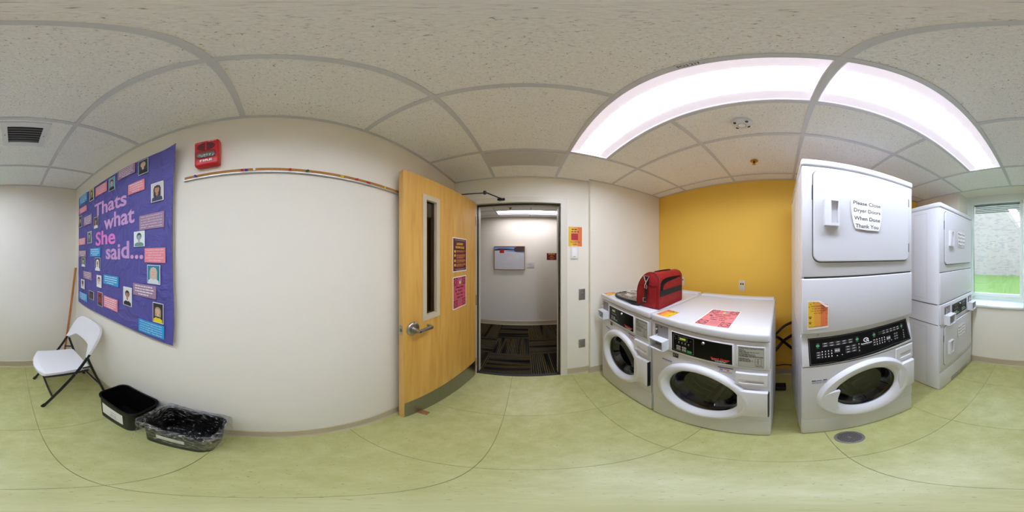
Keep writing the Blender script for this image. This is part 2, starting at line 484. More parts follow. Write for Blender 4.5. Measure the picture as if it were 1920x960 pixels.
# door frame and leaf
fr = MB()
for x0, x1 in ((-.57, DX0), (DX1, .421)):
    fr.box(x0, x1, YF - .016, YF + .166, 0, DZ + .06, FRAMEP)
fr.box(DX0, DX1, YF - .016, YF + .166, DZ, DZ + .06, FRAMEP)
tr = struct(fr.build('trim_1'))
MB().box(DX0, DX0 + .016, YF + .06, YF + .11, 0, DZ, FRAMEP).box(DX1 - .016, DX1, YF + .06, YF + .11, 0, DZ, FRAMEP).box(DX0, DX1, YF + .06, YF + .11, DZ - .016, DZ, FRAMEP).build('door_stop', tr)
MB().box(DX1 - .012, DX1, YF + .035, YF + .06, 0, DZ, RUBBER).box(DX0, DX1, YF + .03, YF + .06, DZ - .014, DZ, RUBBER).box(DX0, DX0 + .012, YF + .035, YF + .06, 0, DZ, RUBBER).build('door_seal', tr)
hg = MB()
hg.tube([(DX1 - .002, YF - .006, .93), (DX1 - .002, YF - .006, 1.03)], .006, STEEL).box(DX1 - .004, DX1, YF - .002, YF + .03, .94, 1.02, STEEL)
hg.build('strike_plate', tr)
MB().box(DX0, DX1, YF + .01, YF + .05, 0, .006, BLK).build('threshold', tr)

door = struct(thing('door_1', '', ''))
del door['label'], door['category']
LA = (-.655, .705); LD = (.157, .875); LR = atan2(LD[1], LD[0]); LL = hypot(*LD)
place(door, (*LA, 0), LR)
dl = MB()
T = .045; L0, L1, V0, V1 = .19, .29, 1.066, 1.872
for a in ((0, L0, .008, 2.045), (L1, LL, .008, 2.045), (L0, L1, .008, V0), (L0, L1, V1, 2.045)):
    dl.rect(a[0], a[1], a[2], a[3], 0, MAPLE).rect(a[0], a[1], a[2], a[3], T, MAPLE)
for x in (0, LL):
    dl.quad((x, 0, .008), (x, T, .008), (x, T, 2.045), (x, 0, 2.045), MAPLE_E)
for z in (.008, 2.045):
    dl.quad((0, 0, z), (LL, 0, z), (LL, T, z), (0, T, z), MAPLE_E)
dl.build('door_panel', door, smooth=0)
vf = MB()
for y0, y1, ya, yb in ((-.006, .0, .0, .018), (T, T + .006, T - .018, T)):
    o0, o1, p0, p1 = .155, .325, 1.03, 1.908
    vf.box(o0, L0, y0, y1, p0, p1, TAN).box(L1, o1, y0, y1, p0, p1, TAN).box(L0, L1, y0, y1, p0, V0, TAN).box(L0, L1, y0, y1, V1, p1, TAN)
    vf.box(L0 - .002, L0 + .003, ya, yb, V0, V1, TAN).box(L1 - .003, L1 + .002, ya, yb, V0, V1, TAN).box(L0, L1, ya, yb, V0 - .002, V0 + .003, TAN).box(L0, L1, ya, yb, V1 - .003, V1 + .002, TAN)
vf.build('lite_frame', door)
MB().box(L0, L1, .020, .026, V0, V1, LITE).build('glass_pane', door, smooth=0)
MB().box(.008, LL - .012, -.0015, 0, .010, .246, KICK).build('kick_plate', door, smooth=0)
lv = MB(); cx, cz = .072, 1.0
lv.lathe([(0, -.016), (.034, -.016), (.044, -.013), (.049, -.006), (.05, 0)], cx, cz, STEEL, 32)
lv.tube([(cx, -.01, cz), (cx, -.022, cz)], .02, STEEL, 16).tube([(cx, -.02, cz), (cx, -.068, cz)], .0125, STEEL, 14)
lv.rbox(cx - .012, cx + .112, -.074, -.058, cz - .011, cz + .011, .004, STEEL)
lv.rbox(cx + .098, cx + .112, -.07, -.024, cz - .008, cz + .011, .004, STEEL)
lv.disc(cx, cz, .005, -.0755, INK)
lv.build('lever_handle', door)
lb = MB()
lb.lathe([(0, T + .016), (.034, T + .016), (.05, T)], cx, cz, STEEL, 32).tube([(cx, T, cz), (cx, T + .05, cz)], .0125, STEEL, 12)
lb.rbox(cx - .012, cx + .112, T + .046, T + .06, cz - .011, cz + .011, .004, STEEL)
lb.build('lever_handle', door)
MB().box(-.0015, 0, .010, .035, .965, 1.035, STEEL).box(-.012, 0, .015, .030, .992, 1.01, STEEL).build('latch_plate', door, smooth=0)
for z in (.22, 1.02, 1.85):
    MB().tube([(LL + .004, -.004, z - .055), (LL + .004, -.004, z + .055)], .007, STEEL, 10).build('hinge', door)
ca = MB()
ca.tube([(-.5376 - .03, 1.359, 2.062), (-.356, 1.40, 2.068)], .008, BLK, 8, flat=.6).tube([(-.356, 1.40, 2.076), (-.236, 1.572, 2.064)], .008, BLK, 8, flat=.7)
ca.lathe([(0, 2.056), (.014, 2.056), (.014, 2.086), (0, 2.086)], -.356, 1.40, BLK, 12, axis='z')
ca.rbox(-.275, -.2, 1.572, 1.600, 2.052, 2.07, .004, BLK).lathe([(0, 2.05), (.013, 2.05), (.013, 2.078), (0, 2.078)], -.25, 1.585, BLK, 12, axis='z')
ca.build('closer_arm', door, world=True)
MB().rbox(.40, .70, T, T + .06, 1.96, 2.03, .008, BLK).build('closer_body', door)

# window with its recess, sill, frame, pane, raised blind
wn = struct(thing('window_1', '', '')); del wn['label'], wn['category']
place(wn, (0, 0, 0))
FY = -2.09
f = MB()
f.box(WX0, .22, FY - .05, FY, WZ0, CZ, WINF).box(.89, WX1, FY - .05, FY, WZ0, CZ, WINF).box(.22, .89, FY - .05, FY, WZ0, .945, WINF).box(.22, .89, FY - .05, FY, 2.232, CZ, WINF)
f.build('window_frame', wn)
f = MB(); s0, s1, t0, t1 = .195, .886, .93, 2.232; q = .03
f.rbox(s0, s0 + q, FY - .02, FY + .014, t0, t1, .004, WINF).rbox(s1 - q, s1, FY - .02, FY + .014, t0, t1, .004, WINF).rbox(s0 + q, s1 - q, FY - .02, FY + .014, t0, t0 + q + .015, .004, WINF).rbox(s0 + q, s1 - q, FY - .02, FY + .014, t1 - q, t1, .004, WINF)
f.build('sash', wn)
MB().box(s0 + q, s1 - q, FY - .016, FY - .012, t0 + q, t1 - q, GLASS).build('glass_pane', wn, smooth=0)
MB().rbox(WX0 - .0, WX1, YB - .26, YB + .034, WZ0 - .004, WZ0 + .022, .006, WINF).build('window_sill', wn)
SLAT = mat('grey_blind_slat', (150, 158, 160), .5)
for k in range(5):
    z = 2.185 - k * .024
    MB().box(.232, .85, FY - .045, FY - .02, z - .006, z + .002, SLAT).build('blind_slat', wn, smooth=0)
MB().box(.23, .855, FY - .046, FY - .018, 2.19, 2.215, SLAT).build('blind_head_rail', wn, smooth=0)

# outdoors
GRASS = mat('lawn_green', (88, 112, 52), .95, bump=.9, bscale=30, var=.35, vscale=14)
gr = struct(MB().box(-14, 16, -14, YB - .32, .2, .3, GRASS).build('lawn'))
BRICK = brick_mat()
bb = thing('brick_building', 'pale brick building wall beyond the lawn outside the window', 'building', (0, -9.6, .3))
MB().box(-14, 16, -.3, 0, -.1, 5.2, BRICK).build('brick_wall', bb, smooth=0)
MB().box(-14, 16, -.3, .05, 5.2, 5.35, WINF).build('roof_coping', bb, smooth=0)

# hallway
HY = 3.28; HC = 2.28
struct(MB().box(-3, 3.2, HY, HY + .12, 0, HC + .2, HALLP).build('wall_hall'))
struct(MB().box(-3.1, -3, YF + .15, HY, 0, HC + .2, HALLP).build('hall_sky_block_left'))  # unseen end wall, added to keep sky light out of the hall
struct(MB().box(3.2, 3.3, YF + .15, HY, 0, HC + .2, HALLP).build('hall_sky_block_right'))  # unseen too, added to close the other end against sky light
struct(MB().box(-3, XL - .12, YF + .03, YF + .15, 0, HC + .2, HALLP).box(XR + .12, 3.2, YF + .03, YF + .15, 0, HC + .2, HALLP).build('wall_hall_near'))
baseboard('baseboard_hall', (-3, HY), (3.2, HY), (0, -1), .1)
fh = struct(MB().box(-3, 3.2, YF + .02, HY, -.08, -.006, BLK).build('floor_hall'))
hx = [.055 + .512 * k for k in range(-6, 7)]; hy = [YF + .05, 2.15, 2.66, HY]
me_ct = None
for j in range(3):
    for i in range(len(hx) - 1):
        if hx[i + 1] < -2.9 or hx[i] > 3.1: continue
        a = max(hx[i], -3); b = min(hx[i + 1], 3.2)
        cxx, cyy = (a + b) / 2, (hy[j] + hy[j + 1]) / 2
        o = MB().box(a + .001 - cxx, b - .001 - cxx, hy[j] + .001 - cyy, hy[j + 1] - .001 - cyy, -.006, .002, CARPET)
        if (i + j) % 2: o.xf(Matrix.Rotation(pi / 2, 4, 'Z'))
        t = o.build('carpet_tile', fh, smooth=0)
        t.location = (cxx, cyy, 0); t.rotation_euler.z = pi / 2 if (i + j) % 2 else 0
ch = struct(MB().box(-3, 3.2, YF + .15, HY, HC + .095, HC + .12, GRID).build('ceiling_hall'))
hcx = [-3, -2.35, -1.74, -1.13, -.52, .09, .70, 1.31, 1.92, 2.53, 3.2]; hcy = [YF + .15, 2.17, 2.78, 3.085, HY]
for i in range(len(hcx) - 1):
    for j in range(4):
        if j == 2 and 4 <= i <= 5: continue
        MB().box(hcx[i] + .002, hcx[i + 1] - .002, hcy[j] + .002, hcy[j + 1] - .002, HC + .004, HC + .02, TILE).build('ceiling_tile', ch, smooth=0)
for x in hcx[1:-1]:
    if abs(x - .09) < .01:
        MB().box(x - w, x + w, YF + .15, 2.78, HC - .001, HC + .016, GRID).box(x - w, x + w, 3.085, HY, HC - .001, HC + .016, GRID).build('grid_bar', ch, smooth=0)
    else:
        MB().box(x - w, x + w, YF + .15, HY, HC - .001, HC + .016, GRID).build('grid_bar', ch, smooth=0)
for y in hcy[1:-1]:
    MB().box(-3, 3.2, y - w, y + w, HC - .0016, HC + .016, GRID).build('grid_bar', ch, smooth=0)
MB().box(-3, 3.2, HY - .018, HY, HC - .002, HC + .016, GRID).build('grid_bar', ch, smooth=0)

# ------------------------------------------------------------------ ceiling lights
def troffer(x0, x1, y0, y1, z, label, lens, along='y', group='recessed ceiling lights'):
    """recessed fixture: housing pan, self-lit side panels and a bright centre lens"""
    t = thing('ceiling_light', label, 'ceiling light', ((x0 + x1) / 2, (y0 + y1) / 2, z), 0 if along == 'y' else pi / 2)
    hw, hl = ((x1 - x0) / 2, (y1 - y0) / 2) if along == 'y' else ((y1 - y0) / 2, (x1 - x0) / 2)
    # side panels carry an added glow in place of reflected lens light; the bright centre lens sits recessed between them
    lw = hw * .56; e = hl - .02
    for sgn in (1, -1):
        m = MB(); pr = [(hw, .004), (hw * .97, .012), (hw * .62, .016), (lw, .020), (lw, .036)]
        r0 = [(sgn * x, -hl, zz) for x, zz in pr]; r1 = [(sgn * x, hl, zz) for x, zz in pr]; k = len(pr)
        m.add(r0 + r1, [(i, i + 1, k + i + 1, k + i) for i in range(k - 1)], SIDEGLOW).build('side_glow_panel', t)
    MB().box(-hw, hw, -hl, hl, .07, .09, REFL).box(-hw, hw, -hl, -hl + .004, 0, .08, REFL).box(-hw, hw, hl - .004, hl, 0, .08, REFL).box(-hw - .001, -hw, -hl, hl, 0, .08, REFL).box(hw, hw + .001, -hl, hl, 0, .08, REFL).build('housing', t)
    MB().box(-lw, lw, -e, e, .034, .040, lens).build('lens', t, smooth=0)
    for sgn in (1, -1):
        MB().box(-lw, lw, min(sgn * e, sgn * hl), max(sgn * e, sgn * hl), .020, .056, SIDEGLOW).build('end_cap', t)  # end caps share the added side glow
    return t
troffer(.313, .595, -.108, 1.100, CZ, 'long white recessed ceiling light ahead, running from above the washers to the stacked machine', LENS)
troffer(.313, .595, -1.362, -.132, CZ, 'long white recessed ceiling light running towards the window', LENS)
troffer(-.508, .688, 2.792, 3.073, HC, 'bright ceiling light in the hallway seen through the doorway', HLENS, along='x')
fc = MB(); v, fcs, fx0, fx1 = glyphs('FCU 217', .012); k = .058 / (fx1 - fx0)
fc.add([(.301 + .005 - p[1] * k * 1.1, .222 - (p[0] - fx0) * k, CZ - .0022) for p in v], fcs, INK)
fc.build('grid_lettering', ce, smooth=0)

# ------------------------------------------------------------------ ceiling fittings
SLOT = mat('grey_vent_metal', (206, 202, 198), .5)
VBACK = mat('vent_dark_grey', (84, 80, 78), .8)
t = thing('slot_vent', 'grey louvred ceiling vent above the doorway', 'vent', (0, 1.245, CZ))
MB().box(-.296, -.21, -.115, .10, -.002, .006, SLOT).box(.235, .289, -.115, .10, -.002, .006, SLOT).box(-.21, .235, -.115, -.09, -.002, .006, SLOT).box(-.21, .235, .085, .10, -.002, .006, SLOT).build('vent_frame', t, smooth=0)
for k in range(10):
    y = -.086 + k * .0175
    MB().add([(-.21, y, .004), (.235, y, .004), (.235, y + .011, -.002), (-.21, y + .011, -.002), (-.21, y, .006), (.235, y, .006), (.235, y + .011, 0), (-.21, y + .011, 0)], [(0, 1, 2, 3), (4, 5, 6, 7), (0, 1, 5, 4), (2, 3, 7, 6)], SLOT).build('louvre', t, smooth=0)
MB().box(-.21, .235, -.09, .085, .008, .012, VBACK).build('vent_backing', t, smooth=0)

t = thing('air_register', 'white square ceiling air register with dark curved blades near the corner', 'vent', (-.0625, -.919, CZ))
hw, hl = .127, .132
MB().box(-hw, -.094, -hl, hl, -.006, .004, APPL2).box(.094, hw, -hl, hl, -.006, .004, APPL2).box(-.094, .094, -hl, -.088, -.006, .004, APPL2).box(-.094, .094, .088, hl, -.006, .004, APPL2).build('register_frame', t)
MB().box(-.094, .094, -.088, .088, .0035, .0039, SEAM).build('duct_backing', t, smooth=0)
BLADE = mat('register_blade_grey', (150, 146, 146), .5)
for k in range(7):
    y = -.076 + k * .026
    MB().add([(-.094, y, .003), (.094, y, .003), (.094, y + .008, -.0005), (-.094, y + .008, -.0005), (.094, y + .014, -.0045), (-.094, y + .014, -.0045)], [(0, 1, 2, 3), (3, 2, 4, 5)], BLADE).build('blade', t)
for sx in (-1, 1):
    MB().tube([(sx * .11, 0, -.006), (sx * .11, 0, -.008)], .004, GREY).build('screw', t)

t = thing('motion_sensor', 'round white ceiling motion sensor beside the long light', 'sensor', (.773, .191, CZ))
MB().lathe([(0, -.03), (.02, -.03), (.036, -.024), (.048, -.014), (.053, -.004), (.053, .002)], 0, 0, APPL2, 36, axis='z').build('sensor_body', t)
MB().lathe([(0, -.036), (.012, -.035), (.019, -.03), (.0195, -.020)], 0, 0, PAPER, 24, axis='z').lathe([(.0195, -.0305), (.022, -.0302)], 0, 0, SOFT, 24, axis='z').build('sensor_lens', t)
for a in (50, 130, 230, 310):
    x, y = .037 * cos(radians(a)), .037 * sin(radians(a))
    MB().lathe([(0, -.027), (.008, -.025), (.009, -.02)], x, y, SEAM, 12, axis='z').build('sensor_port', t)

BRASS = mat('aged_brass', (190, 142, 50), .3, metal=.9)
def sprinkler(loc, label):
    t = thing('sprinkler_head', label, 'sprinkler', loc)
    MB().lathe([(.0, -.004), (.014, -.006), (.03, -.003), (.031, .002)], 0, 0, BRASS, 24, axis='z').build('escutcheon', t)
    MB().tube([(0, 0, 0), (0, 0, -.022)], .008, BLK, 10).tube([(-.01, 0, -.006), (-.014, 0, -.022), (0, 0, -.036)], .003, BLK).tube([(.01, 0, -.006), (.014, 0, -.022), (0, 0, -.036)], .003, BLK).build('sprinkler_frame', t)
    MB().lathe([(0, -.038), (.014, -.037), (.015, -.035), (0, -.034)], 0, 0, BRASS, 16, axis='z').build('deflector', t)
sprinkler((1.272, .215, CZ), 'brass sprinkler head in the ceiling tile near the yellow wall')
sprinkler((-.24, 2.596, HC), 'sprinkler head in the hallway ceiling seen through the doorway')

# ------------------------------------------------------------------ left wall: bulletin board
PURPLE = mat('purple_paper', (84, 79, 152), .5, bump=1., bscale=7, var=.10, vscale=5)
for q_ in PURPLE.node_tree.nodes:
    if q_.type == 'TEX_NOISE': q_.inputs['Distortion'].default_value = 1.4
    if q_.type == 'BUMP': q_.inputs['Distance'].default_value = .05; q_.inputs['Strength'].default_value = .55
t = thing('bulletin_board', 'large bulletin board covered in wrinkled purple paper with pasted portraits and quotes', 'bulletin board', (XL, -1.065, 0), R_LEFT)
bw = .61                                              # half width; local x = world y + 1.065
MB().box(-bw, bw - .03, -.018, -.002, .965, 2.15, mat('board_grey', (176, 174, 166), .5)).build('board', t, smooth=0)
nx, nz = 64, 60; vs = []; fs = []
from mathutils import noise as MN
for j in range(nz + 1):
    for i in range(nx + 1):
        u, v_ = i / nx, j / nz
        x = -bw + (2 * bw - .025) * u; z = .955 + 1.195 * v_
        x += -.02 * (1 - v_) * (1 - u) + .008 * sin(v_ * 9) * u + (.035 * max(0, v_ - .8) / .2 * u ** 4)
        z += -.006 * sin(u * 7) * (1 - v_) + .008 * u * v_
        y = -.030 - .004 * abs(MN.noise((u * 5, v_ * 9, 1))) - .003 * abs(MN.noise((u * 11 + 3, v_ * 16, 5)))
        y -= .03 * max(0, (u - .9) / .1) ** 2 * max(0, (v_ - .75) / .25)
        vs.append((x, y, z))
for j in range(nz):
    for i in range(nx):
        a = j * (nx + 1) + i; fs.append((a, a + 1, a + nx + 2, a + nx + 1))
MB().add(vs, fs, PURPLE).build('purple_sheet', t, smooth=60)
CARD = {'blue': mat('card_blue', (38, 158, 214), .45), 'pink': mat('card_pink', (232, 138, 150), .45), 'mauve': mat('card_mauve', (160, 126, 152), .45)}
QL = [('blue', -1.547, .194, 2.101, .1, None), ('pink', -1.188, .187, 2.079, .093, None), ('mauve', -.856, .186, 2.110, .083, None), ('pink', -.756, .152, 1.946, .08, None),
      ('pink', -1.556, .184, 1.978, .063, None), ('mauve', -1.445, .182, 1.839, .095, None),
      ('mauve', -.629, .192, 1.686, .092, ['"When I dare to be powerful, to', 'use my strength in the service of', 'my vision, then it becomes less', 'important whether I am', 'afraid." -Audre Lorde']),
      ('pink', -1.582, .167, 1.635, .071, None), ('mauve', -1.57, .19, 1.505, .065, None), ('blue', -1.294, .195, 1.514, .075, None),
      ('pink', -.602, .155, 1.484, .084, ['"I learned to always take', 'on things I\'d never done', 'before. Growth and', 'comfort do not coexist."', '-Ginni Rometty']),
      ('mauve', -1.451, .188, 1.288, .077, None), ('blue', -1.042, .204, 1.290, .076, None), ('blue', -1.552, .198, 1.048, .082, None), ('pink', -1.047, .19, 1.102, .097, None), ('mauve', -.686, .193, 1.267, .078, None),
      ('blue', -.632, .198, 1.027, .091, ['"Don\'t be intimidated by what', 'you don\'t know. That can be your', 'greatest strength and ensure that', 'you do things differently from', 'everyone else." -Sara Blakely'])]
YC = -.0385
for n_, (c, y, wd, z, hh, tx) in enumerate(QL):
    x = y + 1.065; m = MB()
    m.box(x - wd / 2, x + wd / 2, YC, YC + .002, z - hh / 2, z + hh / 2, CARD[c])
    rows = 5 if tx or hh > .08 else 4
    for r_ in range(rows):
        zz = z + hh * (.5 - (r_ + .95) / (rows + .6)); th = hh / (rows + .6) * .5
        if tx:
            m.text(tx[r_], x, zz, th, YC - .0006, WHITE, width=wd * (.86 if len(tx[r_]) > 20 else .62), bold=.004)
        else:
            k = .40 if r_ < rows - 1 else .24
            m.dashes(x - wd * k, x + wd * k, zz, th * .8, YC - .0006, WHITE, n_ * 9 + r_)
    m.build('quote_card', t, smooth=0)
SK = {'l': (224, 182, 156), 'm': (186, 132, 98), 'd': (112, 74, 54), 'g': (170, 172, 170)}
PL = [  # centre y, w, z, h, background, hair, skin, clothes, long hair
    (-1.357, .085, 2.087, .132, (170, 190, 110), (30, 24, 22), 'l', (36, 28, 40), 1), (-1.025, .082, 2.069, .119, (104, 170, 178), (38, 26, 24), 'l', (24, 28, 40), 0),
    (-.692, .084, 2.084, .116, (44, 60, 66), (196, 176, 140), 'l', (20, 18, 22), 0), (-.582, .091, 1.862, .125, (206, 204, 196), (24, 20, 22), 'm', (44, 46, 74), 1),
    (-1.62, .076, 1.857, .125, (60, 54, 60), (110, 78, 50), 'l', (40, 44, 48), 0), (-1.274, .078, 1.783, .104, (70, 66, 70), (28, 22, 20), 'm', (232, 226, 222), 0),
    (-1.403, .088, 1.661, .113, (150, 160, 156), (40, 44, 44), 'g', (92, 100, 98), 1), (-.727, .096, 1.587, .097, (228, 240, 240), (60, 84, 84), 'g', (104, 140, 134), 0),
    (-1.546, .091, 1.417, .094, (84, 130, 70), (44, 36, 30), 'l', (224, 226, 220), 1), (-1.244, .091, 1.408, .115, (36, 44, 60), (226, 232, 244), 'm', (226, 232, 244), 1),
    (-1.22, .082, 1.259, .107, (228, 224, 222), (52, 34, 28), 'l', (244, 244, 244), 0), (-1.56, .09, 1.183, .098, (226, 224, 224), (40, 26, 24), 'd', (232, 230, 230), 0),
    (-1.364, .096, 1.103, .081, (60, 44, 40), (28, 22, 22), 'd', (70, 62, 60), 1), (-1.202, .083, 1.103, .127, (150, 40, 52), (18, 16, 20), 'd', (34, 42, 54), 0),
    (-.84, .089, 1.201, .133, (222, 224, 224), (48, 36, 40), 'm', (34, 30, 36), 0), (-.609, .097, 1.373, .11, (40, 130, 156), (196, 186, 170), 'l', (214, 220, 226), 1),
    (-.576, .076, 1.146, .127, (48, 46, 44), (176, 158, 130), 'l', (230, 214, 40), 1)]
for n_, (y, wd, z, hh, bgc, hc, sk, cl, lg) in enumerate(PL):
    x = y + 1.065; m = MB(); a = YC
    pm = lambda nm, c: mat(f'photo_{nm}_{c[0]}_{c[1]}_{c[2]}', c, .4)
    m.box(x - wd / 2, x + wd / 2, a, a + .002, z - hh / 2, z + hh / 2, PAPER)
    W2, H2 = wd * .46, hh * .47
    m.rect(x - W2, x + W2, z - H2, z + H2, a - .0004, pm('back', bgc))
    fz = z + hh * .10; fr_ = min(wd * .21, hh * .18)
    if lg:
        m.poly([(x - fr_ * 1.35, fz - fr_ * 2.2), (x + fr_ * 1.35, fz - fr_ * 2.2), (x + fr_ * 1.4, fz + fr_ * .4), (x + fr_, fz + fr_ * 1.3), (x, fz + fr_ * 1.65), (x - fr_, fz + fr_ * 1.3), (x - fr_ * 1.4, fz + fr_ * .4)], a - .0008, pm('hair', hc))
    else:
        m.disc(x, fz + fr_ * .35, fr_ * 1.25, a - .0008, pm('hair', hc), fr_ * 1.3)
    m.poly([(x - W2 * .92, z - H2), (x + W2 * .92, z - H2), (x + W2 * .86, z - H2 + hh * .16), (x + W2 * .4, z - H2 + hh * .25), (x, z - H2 + hh * .22), (x - W2 * .4, z - H2 + hh * .25), (x - W2 * .86, z - H2 + hh * .16)], a - .0010, pm('cloth', cl))
    m.poly([(x - fr_ * .4, fz - fr_), (x - fr_ * .5, fz - fr_ * 1.7), (x, fz - fr_ * 2.1), (x + fr_ * .5, fz - fr_ * 1.7), (x + fr_ * .4, fz - fr_)], a - .0012, pm('skin', SK[sk]))
    m.disc(x, fz, fr_ * .88, a - .0014, pm('skin', SK[sk]), fr_ * 1.18)
    m.disc(x, fz + fr_ * .55, fr_ * .98, a - .0016, pm('hair', hc), fr_ * .72, a0=.25, a1=pi - .25)
    for sx in (-1, 1): m.disc(x + sx * fr_ * .36, fz + fr_ * .12, fr_ * .12, a - .0018, pm('dark', (40, 28, 26)), fr_ * .08, n=8)
    m.disc(x, fz - fr_ * .55, fr_ * .34, a - .0018, pm('mouth', (200, 120, 112) if sk != 'g' else (110, 110, 110)), fr_ * .1, n=10)
    m.build('portrait_print', t, smooth=0)
LIL = mat('letter_lilac', (206, 160, 208), .6); LPK = mat('letter_pink', (226, 130, 200), .6)
for word, yc, wd, zb, hh, m_, slope in (('Thats', -1.079, .455, 1.848, .118, LIL, .0), ('what', -.958, .369, 1.700, .118, LIL, 0), ('She', -1.134, .30, 1.578, .118, LPK, 0), ('said...', -.905, .42, 1.462, .118, LIL, 0)):
    v, f_, a0, a1 = glyphs(word, .020); kx = wd / (a1 - a0)
    penx = a0
    for i_, chn in enumerate(word):
        # x position of each letter from the width of the prefix
        pv = glyphs(word[:i_ + 1], .020)[3]; lv_, lf_, l0, l1 = glyphs(chn, .020)
        xr = yc + 1.065 - wd / 2 + (pv - a0) * kx; k = hh / .72
        m = MB(); dz = random.uniform(-.006, .006)
        vs = [(xr + (p[0] - l1) * kx, YC + .003, zb + dz + p[1] * k) for p in lv_]; nn = len(vs)
        m.add(vs, lf_, m_)
        ed = {}
        for fc_ in lf_:
            for q_ in range(len(fc_)):
                e_ = (fc_[q_], fc_[(q_ + 1) % len(fc_)]); kk = tuple(sorted(e_)); ed[kk] = None if kk in ed else e_
        b0 = len(m.v); m.add([(a_, b_ + .004, c_) for a_, b_, c_ in vs], [], m_)
        for e_ in ed.values():
            if e_: m.f.append([e_[0], e_[1], b0 + e_[1], b0 + e_[0]]); m.m.append(0)
        m.build('paper_letter', t, smooth=0)

# fire alarm
RED = mat('alarm_red', (196, 20, 26), .35); DRED = mat('alarm_grille', (96, 14, 22), .6)
t = thing('fire_alarm', 'red wall fire alarm with clear strobe lens and white FIRE lettering', 'fire alarm', (XL, -.287, 0), R_LEFT)
MB().rbox(-.062, .062, -.045, 0, 1.955, 2.131, .012, RED).build('alarm_body', t)
m = MB(); m.disc(0, 2.082, .046, -.0458, DRED, .030, n=28)
for k in range(5): m.rect(-.036, .036, 2.064 + k * .009, 2.066 + k * .009, -.0462, INK)
m.rect(-.0035, .0035, 2.052, 2.112, -.0470, RED); m.build('speaker_grille', t, smooth=0)
CL = glass_mat('strobe_plastic', (225, 232, 232), .18, .08)
m = MB()
m.rbox(-.05, .05, -.062, -.046, 1.999, 2.042, .012, CL).build('strobe_lens', t)
FAC = mat('strobe_reflector', (214, 216, 214), .1, metal=.95, bump=1., bscale=120)
m = MB()
for k in range(6):
    x = -.04 + k * .0135
    m.add([(x, -.046, 2.006), (x + .013, -.046, 2.006), (x + .013, -.046, 2.036), (x, -.046, 2.036), (x + .0065, -.057, 2.021)], [(0, 1, 4), (1, 2, 4), (2, 3, 4), (3, 0, 4)], FAC)
m.build('strobe_reflector', t, smooth=0)
m = MB(); m.text('FIRE', 0, 1.979, .013, -.0462, WHITE, width=.062, bold=.03); m.dashes(.012, .05, 2.116, .004, -.0462, WHITE, 5); m.dashes(-.052, -.02, 2.112, .002, -.0462, WHITE, 8)
m.build('alarm_lettering', t, smooth=0)['kind'] = 'stuff'

# tack rail and push pins
CORK = mat('cork', (176, 124, 62), .9, bump=.5, bscale=200, var=.3, vscale=120)
ALU = mat('aluminium_trim', (206, 208, 206), .4, metal=.6)
t = thing('tack_rail', 'narrow cork tack rail with aluminium lip along the left wall', 'tack rail', (XL, .16, 0), R_LEFT)
MB().box(-.58, .70, -.010, 0, 1.903, 1.922, CORK).build('cork_strip', t, smooth=0)
MB().box(-.585, .70, -.014, 0, 1.897, 1.9035, ALU).box(-.585, -.58, -.012, 0, 1.897, 1.922, ALU).build('rail_lip', t, smooth=0)
pinc = {'blue': (30, 60, 170), 'red': (206, 26, 34), 'white': (235, 235, 235), 'green': (20, 96, 60), 'yellow': (226, 206, 30)}
proto = None
PN = [(-.354, 'blue', 'blue push pin near the end of the tack rail by the purple board'), (-.121, 'red', 'red push pin touching a blue one on the tack rail, right of the fire alarm'),
      (-.101, 'blue', 'blue push pin right beside a red one on the tack rail'), (-.07, 'white', 'white push pin on the tack rail'), (.094, 'red', 'red push pin midway along the tack rail between the white and green pins'),
      (.171, 'green', 'dark green push pin on the tack rail'), (.345, 'yellow', 'yellow push pin next to the green one, farther from the door'), (.434, 'red', 'red push pin right after a yellow one towards the door'),
      (.505, 'red', 'red push pin nearest the door edge on the tack rail'), (.619, 'yellow', 'yellow push pin closest to the wooden door')]
for y, c, lab in PN:
    pm = mat('pin_' + c, pinc[c], .3)
    t = thing('push_pin', lab, 'push pin', (XL, y, 1.915), R_LEFT, 'push pins on the tack rail')
    tilt = random.uniform(-.4, .4)
    M_ = Matrix.Rotation(tilt, 4, 'Y') @ Matrix.Rotation(random.uniform(.2, .6), 4, 'X')
    MB().lathe([(0, -.024), (.006, -.0235), (.0065, -.021), (.004, -.018), (.0036, -.012), (.0058, -.008), (.006, -.007), (0, -.0065)], 0, 0, pm, 14).xf(Matrix.Translation((0, -.007, 0)) @ M_).build('pin_head', t)
    MB().tube([(0, -.012, 0), (0, -.004, 0)], .0006, STEEL, 5).xf(Matrix.Translation((0, -.002, 0)) @ M_).build('pin_needle', t)

# ------------------------------------------------------------------ notices
PINKP = mat('pink_print', (226, 128, 132), .5); PINKD = mat('dark_pink_print', (204, 84, 104), .5)
ORG = mat('orange_print', (232, 160, 62), .5); ORG2 = mat('deep_orange_print', (222, 120, 66), .5); MAR = mat('maroon_print', (96, 16, 36), .5); YEL = mat('yellow_print', (240, 206, 40), .5)
CY = mat('sky_print', (90, 170, 220), .5); LIME = mat('lime_print', (206, 226, 90), .5); MAG = mat('magenta_print', (220, 80, 150), .5); NAVY = mat('navy_print', (34, 44, 96), .5)

